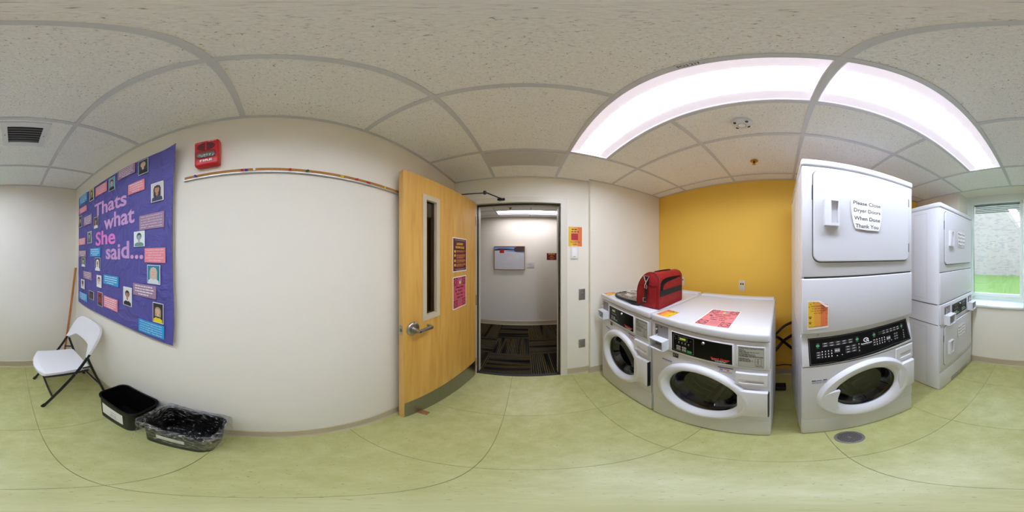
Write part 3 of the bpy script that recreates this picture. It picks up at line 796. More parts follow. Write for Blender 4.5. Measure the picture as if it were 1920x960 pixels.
def washer_notice(mb, w_, h_, paper):
    """pink 'keep washer door open' sheet in the x,z plane, bottom-left at 0,0"""
    mb.box(0, w_, -.0006, 0, 0, h_, PAPER); b = .008; y = -.0010
    mb.rect(b, w_ - b, b, h_ - b, y, paper)
    for ix in (0, 1):
        for iz in (0, 1):
            x0 = b + .004 if not ix else w_ - b - .058; z0 = b + .004 if not iz else h_ - b - .068
            mb.frame(x0, x0 + .054, z0, z0 + .064, .003, y - .0003, INK)
            mb.ring(x0 + .027, z0 + .027, .014, .017, y - .0003, INK, 20); mb.ring(x0 + .027, z0 + .027, .019, .0215, y - .0003, INK, 20)
            mb.rect(x0 + .036, x0 + .05, z0 + .054, z0 + .060, y - .0003, INK); mb.rect(x0 + .004, x0 + .018, z0 + .054, z0 + .060, y - .0003, INK); mb.rect(x0 + .018, x0 + .036, z0 + .026, z0 + .028, y - .0003, INK)
    cx = w_ / 2
    mb.disc(cx - .011, h_ - .043, .013, y - .0004, MAG).disc(cx + .011, h_ - .038, .012, y - .0005, CY).disc(cx + .002, h_ - .055, .013, y - .0006, LIME)
    for k, s_ in enumerate(('Please Keep', 'Washer', 'Door Open', 'After Use')):
        mb.text(s_, cx, h_ * (.645 - .105 * k), .0145, y - .0004, INK, width=(.112, .07, .1, .092)[k], bold=.03)
    mb.disc(.030, h_ * .55, .010, y - .0004, ORG2).disc(.043, h_ * .56, .010, y - .0005, NAVY)
    mb.disc(w_ - .032, h_ * .52, .014, y - .0004, MAG, .01).rect(w_ - .047, w_ - .018, h_ * .475, h_ * .495, y - .0005, GREEN)
    for k in range(5): mb.dashes(cx - .026, cx + .026, h_ * .27 - k * .010, .0035, y - .0004, SOFT, k)
    return mb

nd = thing('laundry_notice', 'maroon laundry room rules notice with yellow text on the wooden door', 'notice', (*LA, 0), LR)
m = MB(); x0, x1, z0, z1 = .49, .706, 1.347, 1.634
m.box(x0, x1, -.0010, -.0004, z0, z1, PAPER).rect(x0 + .007, x1 - .007, z0 + .008, z1 - .008, -.0014, MAR)
for k in range(7): m.disc(x0 + .03 + random.random() * .15, z0 + .03 + random.random() * .22, .012 + random.random() * .012, -.0016, mat('maroon_blot', (134, 22, 36), .5))
cx = (x0 + x1) / 2
m.text('LAUNDRY', cx, 1.575, .018, -.0019, YEL, width=.105, bold=.03).text('ROOM RULES', cx, 1.545, .018, -.0019, YEL, width=.135, bold=.03)
m.dashes(x0 + .03, x1 - .025, 1.612, .005, -.0019, OLIVE, 1).dashes(x0 + .03, x1 - .025, 1.368, .004, -.0019, OLIVE, 2).dashes(x0 + .05, x1 - .05, 1.36, .004, -.0019, OLIVE, 3)
for k, (z, rr) in enumerate(((1.522, 2), (1.488, 4), (1.444, 3), (1.408, 3))):
    m.disc(x0 + .032, z - .004, .0115, -.0019, YEL); m.text(str(k + 1), x0 + .032, z - .009, .009, -.0021, MAR)
    for q_ in range(rr): m.dashes(x0 + .055, x1 - .02 - .03 * (q_ == rr - 1), z + .001 - q_ * .0095, .005, -.0019, ORG, k * 7 + q_)
m.build('notice_sheet', nd, smooth=0)
nd = thing('washer_door_notice', 'pink keep washer door open notice taped low on the wooden door', 'notice', (*LA, 0), LR)
washer_notice(MB(), .207, .283, PINKD).xf(Matrix.Translation((.492, -.0004, 1.023))).build('notice_sheet', nd, smooth=0)

nd = thing('light_notice', 'yellow and orange turn off the light notice beside the doorway', 'notice', (.511, YF, 1.58))
m = MB(); m.box(-.073, .073, -.0012, 0, 0, .205, ORG); m.rect(-.073, -.02, 0, .205, -.0016, YEL and mat('gold_print', (228, 186, 50), .5)).rect(.025, .073, 0, .205, -.0016, ORG2)
m.dashes(-.04, .035, .172, .012, -.002, INK, 3).dashes(-.044, .04, .148, .012, -.002, INK, 4)
m.rect(-.045, .03, .064, .136, -.002, mat('crimson_print', (176, 30, 50), .5))
m.text('Turn Off The', -.004, .04, .013, -.002, INK, width=.108, bold=.02).text('Light', -.004, .016, .013, -.002, INK, width=.046, bold=.02)
m.build('notice_sheet', nd, smooth=0)

t = thing('light_switch', 'white light switch cover below the orange notice', 'light switch', (.5, YF, 0))
MB().rbox(-.042, .042, -.012, 0, 1.45, 1.58, .004, APPL2).build('switch_plate', t)
MB().rbox(-.026, .026, -.016, -.010, 1.468, 1.562, .003, PAPER).dashes(-.012, .010, 1.473, .005, -.0165, SOFT, 1).build('rocker', t)
def outlet(loc, rz, label, plate, face, kind='duplex', hh=.115):
    t = thing('wall_outlet', label, 'outlet', loc, rz)
    MB().rbox(-.036, .036, -.006, 0, -hh / 2, hh / 2, .003, plate).build('cover_plate', t)
    m = MB()
    if kind == 'duplex':
        m.rbox(-.017, .017, -.0085, -.004, -.034, .034, .003, face)
        for z in (-.017, .017):
            m.rect(-.008, -.0055, z - .006, z + .006, -.0088, INK).rect(.005, .0075, z - .005, z + .005, -.0088, INK).disc(0, z - .010, .0026, -.0088, INK, n=8)
    elif kind == 'pull':
        m.rbox(-.014, .014, -.010, -.004, -.02, .02, .003, face).disc(0, 0, .006, -.0106, CHROME, n=12).disc(0, 0, .003, -.0109, INK, n=10)
    else:
        m.rect(-.018, -.004, .012, .030, -.0065, INK).rect(.004, .018, .012, .030, -.0065, INK)
    m.build('receptacle', t)
    for z in (-hh / 2 + .014, hh / 2 - .014):
        MB().disc(0, z, .003, -.0066, STEEL, n=8).build('screw', t)
outlet((.583, YF, 1.068), 0, 'grey metal wall jack at mid height beside the doorway', STEEL, GREY, 'pull', .12)
outlet((.583, YF, .462), 0, 'grey metal wall outlet low beside the doorway', STEEL, GREY)
outlet((XR, 1.168, 1.16), R_RIGHT, 'cream wall outlet on the yellow wall behind the red bag', TAN and mat('ivory_plastic', (222, 210, 186), .4), INK, 'data')
outlet((XR, .413, 1.16), R_RIGHT, 'cream wall outlet on the yellow wall above the nearer washer', mat('ivory_plastic', (222, 210, 186), .4), INK, 'data')

# hallway wall pictures
t = thing('snow_painting', 'framed snowy field painting with a red shed on the hallway wall', 'picture', (-.321, HY, 1.44))
WOODF = mat('thin_wood_frame', (150, 106, 58), .5)
w2, h2 = .31, .238
MB().box(-w2, w2, -.035, 0, h2 - .011, h2, WOODF).box(-w2, w2, -.035, 0, -h2, -h2 + .011, WOODF).box(-w2, -w2 + .011, -.035, 0, -h2 + .011, h2 - .011, WOODF).box(w2 - .011, w2, -.035, 0, -h2 + .011, h2 - .011, WOODF).build('picture_frame', t, smooth=0)
m = MB(); a, b = w2 - .011, h2 - .011
m.rect(-a, a, -b, b, -.03, mat('painted_snow', (206, 204, 212), .6, var=.10, vscale=9)); m.rect(-a, a, .185, b, -.0303, mat('painted_sky', (120, 150, 206), .6))
m.poly([(-a, .15), (a, .165), (a, .19), (.1, .178), (-.05, .186), (-.2, .19), (-a, .175)], -.0306, mat('painted_trees', (44, 40, 44), .7, var=.5, vscale=60))
m.poly([(-.10, .14), (.05, .128), (.2, .108), (a, .098), (a, .158), (.05, .160)], -.0309, mat('painted_blue_shade', (104, 142, 190), .6, var=.2, vscale=30))
m.poly([(.09, .15), (.13, .12), (.2, .12), (a, .125), (a, b), (.15, b), (.10, .2)], -.0312, mat('painted_bush', (64, 48, 50), .7, var=.6, vscale=70))
m.rect(-.196, -.104, .098, .166, -.0315, mat('painted_red_shed', (176, 26, 34), .6))
for k in range(3): m.ring(-.05 + k * .045, .05, .02, .023, -.0315, SOFT, 8, 1, .2, 1.6)
m.build('canvas', t, smooth=0)
t = thing('caption_placard', 'small clear caption placard beside the snow painting', 'placard', (.103, HY, 1.30))
MB().rbox(-.073, .073, -.006, 0, -.055, .055, .002, mat('acrylic_grey', (214, 210, 212), .15)).dashes(-.05, .02, .02, .006, -.0065, SOFT, 4).dashes(-.05, .03, .0, .006, -.0065, SOFT, 6).build('placard_plate', t)
t = thing('hall_notice', 'small maroon notice with yellow lines on the hallway wall', 'notice', (.533, HY, 1.398))
m = MB(); m.box(-.1, .1, -.002, 0, 0, .14, MAR); m.dashes(-.066, .066, .115, .016, -.0024, YEL, 3).dashes(-.03, .034, .072, .018, -.0024, ORG, 4).dashes(-.055, .06, .04, .010, -.0024, ORG2, 5).dashes(-.03, .034, .018, .010, -.0024, ORG2, 6)
m.build('notice_sheet', t, smooth=0)

# ------------------------------------------------------------------ appliances
def holed_panel(mb, x0, x1, z0, z1, cx, cz, r, y0, y1, m, n=72):
    """panel in x,z with a round hole, from y0 (front) to y1"""
    an = sorted([2 * pi * i / n for i in range(n)] + [atan2(z - cz, x - cx) % (2 * pi) for x in (x0, x1) for z in (z0, z1)])
    def edge(a):
        dx, dz = cos(a), sin(a)
        t = min([((x1 if dx > 0 else x0) - cx) / dx if abs(dx) > 1e-9 else 9, ((z1 if dz > 0 else z0) - cz) / dz if abs(dz) > 1e-9 else 9])
        return cx + dx * t, cz + dz * t
    k = len(an); vs = []
    for a in an:
        e = edge(a); vs += [(cx + r * cos(a), y0, cz + r * sin(a)), (e[0], y0, e[1]), (cx + r * cos(a), y1, cz + r * sin(a)), (e[0], y1, e[1])]
    fs = []
    for i in range(k):
        a = 4 * i; b = 4 * ((i + 1) % k)
        fs += [(a, a + 1, b + 1, b), (a, b, b + 2, a + 2), (a + 1, a + 3, b + 3, b + 1)]
    return mb.add(vs, fs, m)
def pocket(mb, x0, x1, z0, z1, hx0, hx1, hz0, hz1, yf, yb, m, ym=0., r=.004):
    """raised block with a recessed finger pull"""
    for a in ((x0, hx0, z0, z1), (hx1, x1, z0, z1), (hx0, hx1, z0, hz0), (hx0, hx1, hz1, z1)):
        mb.box(a[0], a[1], yf, ym, a[2], a[3], m)
    mb.box(hx0, hx1, yb, yb + .002, hz0, hz1, m)
    s_ = (hx1 - hx0) * .25
    mb.add([(hx0, yf, hz0), (hx0, yf, hz1), (hx0 + s_, yb, hz1), (hx0 + s_, yb, hz0)], [(0, 1, 2, 3)], m)
    return mb
def rr(x0, x1, z0, z1, r, n=6):
    p = []
    for cx, cz, a in ((x1 - r, z0 + r, -pi / 2), (x1 - r, z1 - r, 0), (x0 + r, z1 - r, pi / 2), (x0 + r, z0 + r, pi)):
        p += [(cx + r * cos(a + pi / 2 * i / n), cz + r * sin(a + pi / 2 * i / n)) for i in range(n + 1)]
    return p
def cabinet(t, w_, d, z0, z1, y0=.012, name='cabinet'):
    m = MB()
    m.box(0, .012, y0, d, z0, z1, SIDEM).box(w_ - .012, w_, y0, d, z0, z1, SIDEM).box(.012, w_ - .012, d - .01, d, z0, z1, SIDEM).box(.012, w_ - .012, y0, d - .01, z0, z0 + .01, SIDEM)
    return m.build(name, t, smooth=0)
def drum(t, cx, cz, r, d0=.02):
    MB().lathe([(r + .02, d0), (r + .035, d0 + .012), (r + .02, d0 + .024), (r, d0 + .03), (r - .002, d0 + .01)], cx, cz, RUBBER, 48).build('door_gasket', t)
    m = MB(); R = r + .03
    m.lathe([(R, d0 + .03), (R, .46), (R * .86, .475), (R * .82, .46), (R * .5, .47), (0, .47)], cx, cz, DRUM, 48)
    for k in range(6):
        y = .12 + k * .06
        m.lathe([(R, y), (R - .006, y + .006), (R - .006, y + .012), (R, y + .018)], cx, cz, DRUM, 48)
    m.lathe([(0, .462), (R * .45, .462), (R * .47, .468)], cx, cz, DRUMB, 40)
    for k in range(3):
        a = .5 + k * 2 * pi / 3
        p = [Vector((cx + R * cos(a) * q, 0, cz + R * sin(a) * q)) for q in (1., .8)]
        n_ = Vector((-sin(a), 0, cos(a))) * .035
        m.add([(v_ + n_ * s_ * (1 if j == 0 else .5) + Vector((0, y, 0)))[:] for y in (.12, .44) for j, v_ in enumerate(p) for s_ in (-1, 1)], [(0, 2, 6, 4), (1, 5, 7, 3), (2, 3, 7, 6), (0, 1, 3, 2)], DRUMB)
    m.build('drum', t)
def door_ring(mb, cx, cz, ri, ro, yf, m):
    mb.lathe([(ri - .004, .014), (ri, .006), (ri + .012, yf * .45), (ri + .028, yf * .97), (ri + .034, yf), (ro - .02, yf), (ro - .008, yf * .85), (ro - .001, yf * .45), (ro, 0)], cx, cz, m, 72)
def door_glass(d, cx, cz, ri):
    MB().lathe([(ri, .012), (ri * .93, .022), (ri * .86, .05), (ri * .74, .085), (ri * .45, .10), (0, .104)], cx, cz, DGLASS, 56).build('door_glass', d)

def coin_parts(t, u0, u1, z0, z1, bx0, bx1, bz0, bz1, out=.062, yb=-.006):
    MB().box(u0, u1, yb - .0012, .0, z0, z1, GREY).box(u0 + .017, u0 + .027, yb - .009, 0, z0 + .004, z1 - .012, CHROME).tube([(u0 + .022, yb - .009, z1 - .03), (u0 + .022, yb - .022, z1 - .034)], .006, STEEL).disc(u0 + .052, z1 - .014, .005, yb - .0016, INK, n=10).build('coin_slide', t)
    m = MB(); k = .0065
    m.box(bx0, bx0 + k, -out, 0, bz0, bz1, APPL2).box(bx1 - k, bx1, -out, 0, bz0, bz1, APPL2).box(bx0 + k, bx1 - k, -out, 0, bz0, bz0 + k, APPL2).box(bx0 + k, bx1 - k, -out, 0, bz1 - k, bz1, APPL2)
    m.box(bx0 + k, bx1 - k, yb - .003, 0, bz0 + k, bz1 - k, GREY).box(bx0 + .045, bx1 - .012, yb - .006, yb - .002, bz0 + .028, bz1 - .012, INK)
    m.build('coin_box', t)

def control_print(m, x0, x1, z0, z1, y, on=True):
    """one little keypad: border, display, lamps, keys, green start key"""
    w_, h_ = x1 - x0, z1 - z0
    m.frame(x0, x1, z0, z1, .0022, y, SOFT)
    P = lambda u, v: (x0 + u * w_, z0 + v * h_)
    a = P(.25, .70); b = P(.71, .94)
    m.frame(a[0], b[0], a[1], b[1], .0016, y, SOFT); m.rect(a[0] + .002, b[0] - .002, a[1] + .002, b[1] - .002, y, mat('lcd_dark', (24, 28, 22), .3))
    if on: m.text('2000', (a[0] + b[0]) / 2, a[1] + h_ * .07, h_ * .11, y - .0004, LCD, width=w_ * .30, bold=.02)
    for k in range(4):
        c = P(.30 + .155 * k, .585); m.disc(*c, .003, y, WHITE, n=8); m.dashes(c[0] - .006, c[0] + .007, c[1] - .010, .0022, y, SOFT, k)
    for i in (0, 1):
        for j in (0, 1):
            c = P(.28 + .27 * i, .29 - .16 * j); m.poly(rr(c[0] - .014, c[0] + .014, c[1] - .007, c[1] + .007, .003, 2), y, OLIVE); m.dashes(c[0] - .009, c[0] + .010, c[1] - .003, .005, y - .0003, INK, i + 2 * j)
    c = P(.80, .125); m.poly(rr(c[0] - .0145, c[0] + .0145, c[1] - .008, c[1] + .008, .003, 2), y, GREEN)
    for q_ in ((.08, .86), (.13, .74), (.86, .80)):
        c = P(*q_); m.ring(c[0], c[1], .003, .0042, y, SOFT, 10)

def washer(label, loc):
    w_, d = .695, .715
    t = thing('front_load_washer', label, 'washer', loc, R_RIGHT, 'single washers')
    cabinet(t, w_, d, .015, 1.045)
    for b_ in ((.012, w_ - .012, .006, .02, .02, .3), (.012, w_ - .012, .006, .02, .84, 1.045)): MB().box(*b_, SEAM).build('gap_shade', t, smooth=0)  # dark boxes behind the panel gaps stand in for the shade there
    cx, cz = .338, .525
    m = MB(); holed_panel(m, .002, w_ - .002, .288, .849, cx, cz, .222, 0, .03, APPL); m.build('front_panel', t)
    MB().rbox(.002, w_ - .002, .001, .03, .016, .284, .004, APPL).build('kick_panel', t)
    cp = MB().rbox(.0, w_, -.006, .03, .853, 1.043, .005, APPL).build('control_fascia', t)
    m = MB(); m.rbox(.158, .526, -.010, -.004, .868, 1.021, .003, APPL2).rect(.165, .518, .876, 1.014, -.0104, BLACK); y = -.0109
    control_print(m, .174, .31, .887, 1.004, y)
    m.lathe([(0, -.018), (.008, -.018), (.010, -.015), (.011, -.010)], .366, .993, CHROME, 20).rect(.3645, .3675, .988, .998, -.0185, INK)
    m.text('Speed Queen', .456, .897, .0125, y, REDT, width=.098, bold=.035).text('Commercial Washer', .455, .8885, .006, y, WHITE, width=.084, bold=.01).dashes(.43, .485, .882, .0035, y, WHITE, 4)
    m.build('display_panel', cp)
    m = MB(); m.rbox(.540, .673, -.010, -.004, .865, 1.018, .003, APPL2).rect(.5465, .668, .872, 1.0135, -.0104, OLIVE); y = -.0109
    m.frame(.5465, .668, .872, 1.0135, .0015, y, SOFT)
    m.text('OPERATING INSTRUCTIONS', .607, 1.001, .0070, y, INK, width=.112, bold=.03).text('DISPENSER INSTRUCTIONS', .607, .9475, .0070, y, INK, width=.112, bold=.03)
    for k, e in enumerate((.58, .585, .645, .60, .625, .63)): m.dashes(.551, e, .992 - .0068 * k, .0035, y, INK, k)
    for k, e in enumerate((.60, .605, .618, .605)): m.dashes(.551, e, .934 - .0065 * k, .0035, y, INK, k + 20)
    m.frame(.626, .640, .899, .939, .0012, y, INK).frame(.640, .656, .899, .939, .0012, y, INK).rect(.626, .640, .918, .9192, y, INK).dashes(.625, .662, .889, .003, y, INK, 5).dashes(.630, .662, .883, .003, y, INK, 6)
    m.build('instruction_label', cp)
    coin_parts(t, .029, .133, .936, 1.031, .028, .138, .867, .944)
    # door
    dr = MB(); door_ring(dr, cx, cz, .212, .281, -.031, APPL2)
    dr.rbox(.545, .687, -.030, .0, .388, .676, .007, APPL2)
    door = dr.build('washer_door', t)
    m = MB()
    for k in range(26): m.box(.6866, .6905, -.027, -.003, .397 + k * .0105, .403 + k * .0105, BLK)
    m.box(.684, .688, -.028, -.002, .394, .67, SEAM).build('hinge_cover', door, smooth=0)
    door_glass(door, cx, cz, .210); drum(t, cx, cz, .205)
    # detergent drawer
    m = MB(); pocket(m, .535, .683, .731, .825, .551, .667, .745, .776, -.019, -.001, APPL2)
    m.build('detergent_drawer', t, smooth=0)
    # small labels
    m = MB(); m.rect(.165, .203, .813, .849, -.0006, INK).ring(.179, .834, .006, .008, -.0009, WHITE, 16, 1, .5, 5.2).disc(.193, .838, .004, -.0009, WHITE, n=5).rect(.169, .199, .816, .8185, -.0009, SOFT)
    m.build('energy_sticker', t, smooth=0)
    m = MB(); m.rect(.082, .158, .749, .767, -.0006, mat('sticker_back', (206, 208, 214), .4)).rect(.082, .158, .760, .767, -.0009, BLUEP).dashes(.084, .156, .751, .004, -.0009, SOFT, 1).build('blue_sticker', t, smooth=0)
    m = MB(); m.box(.441, .52, -.0006, .0, .790, .84, mat('sticker_back', (206, 208, 214), .4)).rect(.441, .52, .832, .840, -.0009, BLUEP).dashes(.449, .50, .824, .004, -.0009, REDT, 2).rect(.452, .467, .812, .819, -.0009, BLUEP).rect(.486, .501, .812, .819, -.0009, REDT)
    m.dashes(.446, .515, .803, .004, -.0009, SOFT, 3).dashes(.446, .515, .796, .004, -.0009, SOFT, 4).build('care_sticker', t, smooth=0)
    # top
    m = MB(); m.rbox(-.001, w_ + .001, -.016, d, 1.048, 1.099, .013, APPL, 4)
    m.rbox(.01, w_ - .01, d - .085, d - .002, 1.092, 1.112, .008, APPL)
    m.build('top_lid', t)
    m = MB()
    for x, s_ in ((-.0012, 0), (w_, 0)): m.box(x, x + .0012, .15, .153, .05, 1.03, GRID).box(x, x + .0012, .56, .563, .05, 1.03, GRID)
    m.build('side_crease', t, smooth=0)['kind'] = 'stuff'
    for x in (.05, w_ - .05):
        for y in (.05, d - .06):
            MB().lathe([(0, 0), (.02, 0), (.02, .01), (.01, .018), (0, .018)], x, y, BLK, 14, axis='z').build('levelling_foot', t)
    return t
W2 = washer('white front load washer with pink and orange flyers on its lid, beside the stacked machine', (.74, .745, 0))
W1 = dup(W2, (.745, 1.459, 0), 'white front load washer carrying the red bag, beside the cream wall corner')

def dryer_door(t, x0, x1, z0, z1, hx0, hx1, hz0, hz1, r=.035):
    m = MB()
    m.prism(rr(x0 - .004, x1 + .004, z0 - .005, z1 + .005, r + .004), -.0012, .0, SEAM)
    b = MB(); n_ = len(rr(0, 1, 0, 1, .1))
    ring = lambda o, y, r_: [(x, y, z) for x, z in rr(x0 + o, x1 - o, z0 + o, z1 - o, r_)]
    b.loft([ring(0, 0, r), ring(0, -.008, r), ring(.004, -.012, r - .003)], APPL, cap1=True)
    d = b.build('dryer_door', t)
    m.build('door_groove', t, smooth=0)
    hm = MB(); pocket(hm, hx0, hx1, hz0, hz1, hx0 + .03, hx1 - .006, hz0 + .012, hz1 - .008, -.034, -.014, APPL2, ym=-.011); hm.build('door_handle', d, smooth=0)
    for z in (z0 + (z1 - z0) * .17, z0 + (z1 - z0) * .81):
        MB().box(x1 + .001, x1 + .008, -.006, .001, z - .028, z + .028, BLK).build('hinge', d, smooth=0)
    MB().box(x0 - .006, x0 - .001, -.004, .001, z1 - .17, z1 - .09, BLK).build('latch', d, smooth=0)
    return d

def side_marks(t, w_, d, z0, z1):
    m = MB()
    for x in (-.0012, w_):
        m.box(x, x + .0012, .14, .1425, z0 + .03, z1 - .03, GRID).box(x, x + .0012, .30, .3025, z0 + .03, z1 - .03, GRID).box(x, x + .0012, .14, .3, z0 + .03, z0 + .0325, GRID).box(x, x + .0012, .14, .3, z1 - .0325, z1 - .03, GRID)
    m.build('side_crease', t, smooth=0)['kind'] = 'stuff'

# stacked washer and dryer
w_, d = .69, .73
t = thing('stacked_washer_dryer', 'tall white stacked dryer over washer with a wide black slanted control panel', 'washer dryer', (.76, -.095, 0), R_RIGHT)
cabinet(t, w_, d, .012, .85); cabinet(t, w_, d, .855, 1.07, .05, 'control_housing'); cabinet(t, w_, d, 1.075, 1.955, .012, 'dryer_cabinet')
for b_ in ((.012, w_ - .012, .005, .02, .02, .28), (.012, w_ - .012, .005, .02, .83, .87), (.012, w_ - .012, .005, .02, 1.36, 1.39)): MB().box(*b_, SEAM).build('gap_shade', t, smooth=0)  # dark boxes colour in the shade of the panel gaps
side_marks(t, w_, d, .02, .84); side_marks(t, w_, d, 1.08, 1.95)
MB().rbox(-.003, w_ + .003, -.006, d, 1.958, 2.003, .012, APPL, 4).build('top_lid', t)
MB().rbox(.002, w_ - .002, 0, .03, 1.379, 1.955, .004, APPL).build('dryer_front', t)
dryer_door(t, .054, .648, 1.453, 1.928, .104, .177, 1.625, 1.759)
m = MB(); m.rbox(.001, w_ - .001, -.002, .03, 1.078, 1.371, .006, APPL)
m.add([(.001, -.001, 1.082), (w_ - .001, -.001, 1.082), (w_ - .001, .022, 1.048), (.001, .022, 1.048), (.001, .05, 1.048), (w_ - .001, .05, 1.048)], [(0, 1, 2, 3), (3, 2, 5, 4)], APPL)
m.build('lower_dryer_panel', t)
for x in (.08, .62):
    MB().lathe([(0, -.003), (.006, -.002), (.007, .0)], 0, 0, STEEL, 12).xf(Matrix.Translation((x, .008, 1.066)) @ Matrix.Rotation(.6, 4, 'X')).build('screw', t)
MT = Matrix.Translation((0, .0, .856)) @ Matrix.Rotation(-radians(9), 4, 'X') @ Matrix.Translation((0, 0, -.856))
cp = MB().rbox(.001, w_ - .001, -.004, .03, .857, 1.052, .004, APPL).xf(MT).build('control_fascia', t)
m = MB(); y = -.0052
m.add([(.033, y, 1.040), (.037, y, .863), (.33, y, .866), (.677, y, .878), (.655, y, 1.044)], [(0, 1, 2, 3, 4)], BLACK)
y = -.0056
def stroke(pts, th=.0016):
    for (a, b), (c, e) in zip(pts, pts[1:]):
        L = hypot(c - a, e - b); nx_, nz_ = -(e - b) / L * th / 2, (c - a) / L * th / 2
        m.quad((a + nx_, y, b + nz_), (a - nx_, y, b - nz_), (c - nx_, y, e - nz_), (c + nx_, y, e + nz_), SOFT)
stroke([(.038, 1.034), (.043, .872), (.155, .874), (.197, .866), (.24, .875), (.478, .884), (.531, .892), (.575, .888), (.668, .886), (.648, 1.038), (.038, 1.034)])
def keys(x0, x1, z0, z1, nx_, nz_, f=.82, fz=.6, c=SOFT, fill=False):
    for i in range(nx_):
        for j in range(nz_):
            cw = (x1 - x0) / nx_; chh = (z1 - z0) / nz_; a = x0 + cw * (i + .5); b = z0 + chh * (j + .5)
            if fill: m.disc(a, b, min(cw, chh) * .2, y, WHITE, n=8); m.rect(a - cw * .3, a + cw * .3, b - chh * .42, b - chh * .3, y, SOFT)
            else:
                m.frame(a - cw * f / 2, a + cw * f / 2, b - chh * fz / 2, b + chh * fz / 2, .0014, y, SOFT); m.rect(a - cw * f * .28, a + cw * f * .28, b - .0014, b + .0014, y, WHITE)
keys(.102, .271, .978, 1.008, 5, 2); keys(.072, .094, .908, .955, 1, 3, .9); keys(.094, .158, .908, .960, 4, 3, fill=True); keys(.222, .289, .915, .968, 2, 3); keys(.455, .590, .984, 1.013, 5, 2); keys(.390, .408, .921, .970, 1, 3, .9); keys(.408, .478, .921, .970, 4, 3, fill=True); keys(.54, .572, .916, .972, 2, 3)
for a, b in ((.081, .991), (.294, .995), (.401, .998), (.609, 1.002)):
    m.disc(a, b, .0075, y, GREEN, n=12).ring(a, b, .0075, .0095, y - .0002, SOFT, 14); m.rect(a - .007, a + .007, b + .013, b + .015, y, SOFT); m.rect(a - .007, a + .007, b - .016, b - .014, y, SOFT)
for a in (.165, .484):
    m.rect(a, a + .029, .934, .960, y, SOFT); m.dashes(a + .003, a + .027, .944, .006, y - .0003, WHITE, 3)
for a, zs in ((.302, (.962, .94, .918)), (.62, (.969, .95, .932, .915))):
    for zz in zs: m.disc(a, zz, .0028, y, WHITE, n=8); m.rect(a - .006, a + .006, zz - .009, zz - .0072, y, SOFT)
for a, b in ((.178, .912), (.205, .913), (.50, .922), (.52, .925)): m.disc(a, b, .0028, y, WHITE, n=8)
m.rect(.43, .455, 1.004, 1.006, y, GREEN); m.rect(.43, .455, .992, .9935, y, SOFT)
m.ring(.347, .979, .0105, .0165, y, WHITE, 28, .85, -.55, 5.1).poly([(.350, .975), (.358, .975), (.367, .964), (.359, .964)], y - .0003, WHITE).poly([(.345, .981), (.353, .981), (.349, .974)], y, WHITE)
m.text('SpeedQueen', .349, .952, .0085, y, WHITE, width=.068, bold=.03); m.dashes(.325, .374, .945, .003, y, SOFT, 9)
m.xf(MT).build('control_panel', cp, smooth=0)
cx, cz = .355, .545
m = MB(); holed_panel(m, .002, w_ - .002, .268, .850, cx, cz, .205, 0, .03, APPL); m.build('front_panel', t)
MB().rbox(.002, w_ - .002, .001, .03, .013, .264, .004, APPL).build('kick_panel', t)
dr = MB()
dr.lathe([(.192, .014), (.196, .004), (.214, -.016), (.246, -.030), (.268, -.030), (.279, -.020), (.284, 0)], cx, cz, APPL2, 72)
dr.rbox(.56, .687, -.028, 0, .43, .70, .008, APPL2)
door = dr.build('washer_door', t)
door_glass(door, cx, cz, .194); drum(t, cx, cz, .188)
MB().prism([(.112, .612), (.150, .628), (.182, .630), (.170, .56), (.167, .50), (.175, .43), (.150, .415), (.114, .420), (.094, .47), (.088, .53), (.096, .58)], -.031, -.012, APPL2).build('pull_handle', door, smooth=0)
m = MB(); pocket(m, .547, .688, .722, .838, .575, .672, .745, .79, -.006, .003, APPL2); m.build('detergent_drawer', t, smooth=0)
m = MB(); m.box(.048, .124, -.0006, 0, .704, .738, mat('sticker_back', (206, 208, 214), .4)).rect(.048, .068, .728, .738, -.0009, NAVY).rect(.104, .124, .728, .738, -.0009, NAVY).dashes(.070, .102, .729, .007, -.0009, BLUEP, 2)
for k in range(3): m.dashes(.049, .123, .720 - .007 * k, .0035, -.0009, SOFT, k)
m.build('care_sticker', t, smooth=0)
for x in (.05, w_ - .05):
    for yy in (.05, d - .06):
        MB().lathe([(0, 0), (.02, 0), (.02, .01), (0, .016)], x, yy, BLK, 14, axis='z').build('levelling_foot', t)

def paw(m, x, z, r, y, c):
    m.disc(x, z - r * .2, r * .5, y, c, r * .42, n=12)
    for k in range(4):
        a = radians(35 + k * 37); m.disc(x + r * .8 * cos(a), z + r * .72 * sin(a), r * .22, y, c, r * .28, n=8)
nd = thing('laundry_flyer', 'orange laundry help flyer with paw prints and a curled corner, stuck on the stacked machine', 'flyer', (.76 - .0045, -.095, 0), R_RIGHT)
m = MB(); x0, x1, z0, z1 = .030, .126, 1.118, 1.258
m.poly([(x0 - .003, z0 - .012), (x1 + .004, z0 - .006), (x1 + .004, z1 - .026), (x1 - .04, z1 + .004), (x0 - .003, z1 + .004)], 0, PAPER)
m.poly([(x0, z0), (x1, z0 + .004), (x1, z1 - .020), (x1 - .045, z1 - .002), (x0, z1)], -.0004, ORG); m.poly([(x0, z0), (x0 + .03, z0), (x0 + .03, z1), (x0, z1)], -.0008, mat('gold_print', (228, 186, 50), .5)); m.poly([(x1 - .035, z0 + .003), (x1, z0 + .004), (x1, z1 - .020), (x1 - .035, z1 - .009)], -.0008, ORG2)
m.add([(x1 - .045, -.001, z1 - .002), (x1 + .002, -.016, z1 - .022), (x1, -.001, z1 - .030), (x1 - .01, -.012, z1 - .03)], [(0, 1, 3), (1, 2, 3), (0, 3, 2)], PAPER)
for k, (s_, wd) in enumerate((("Don't know how", .068), ('to do laundry?', .062), ('Let us show you', .072), ('how here!', .042))):
    m.text(s_, x0 + .049, z1 - .026 - k * .0125, .0058, -.0012, MAR, width=wd, bold=.03 if k == 0 else .01)
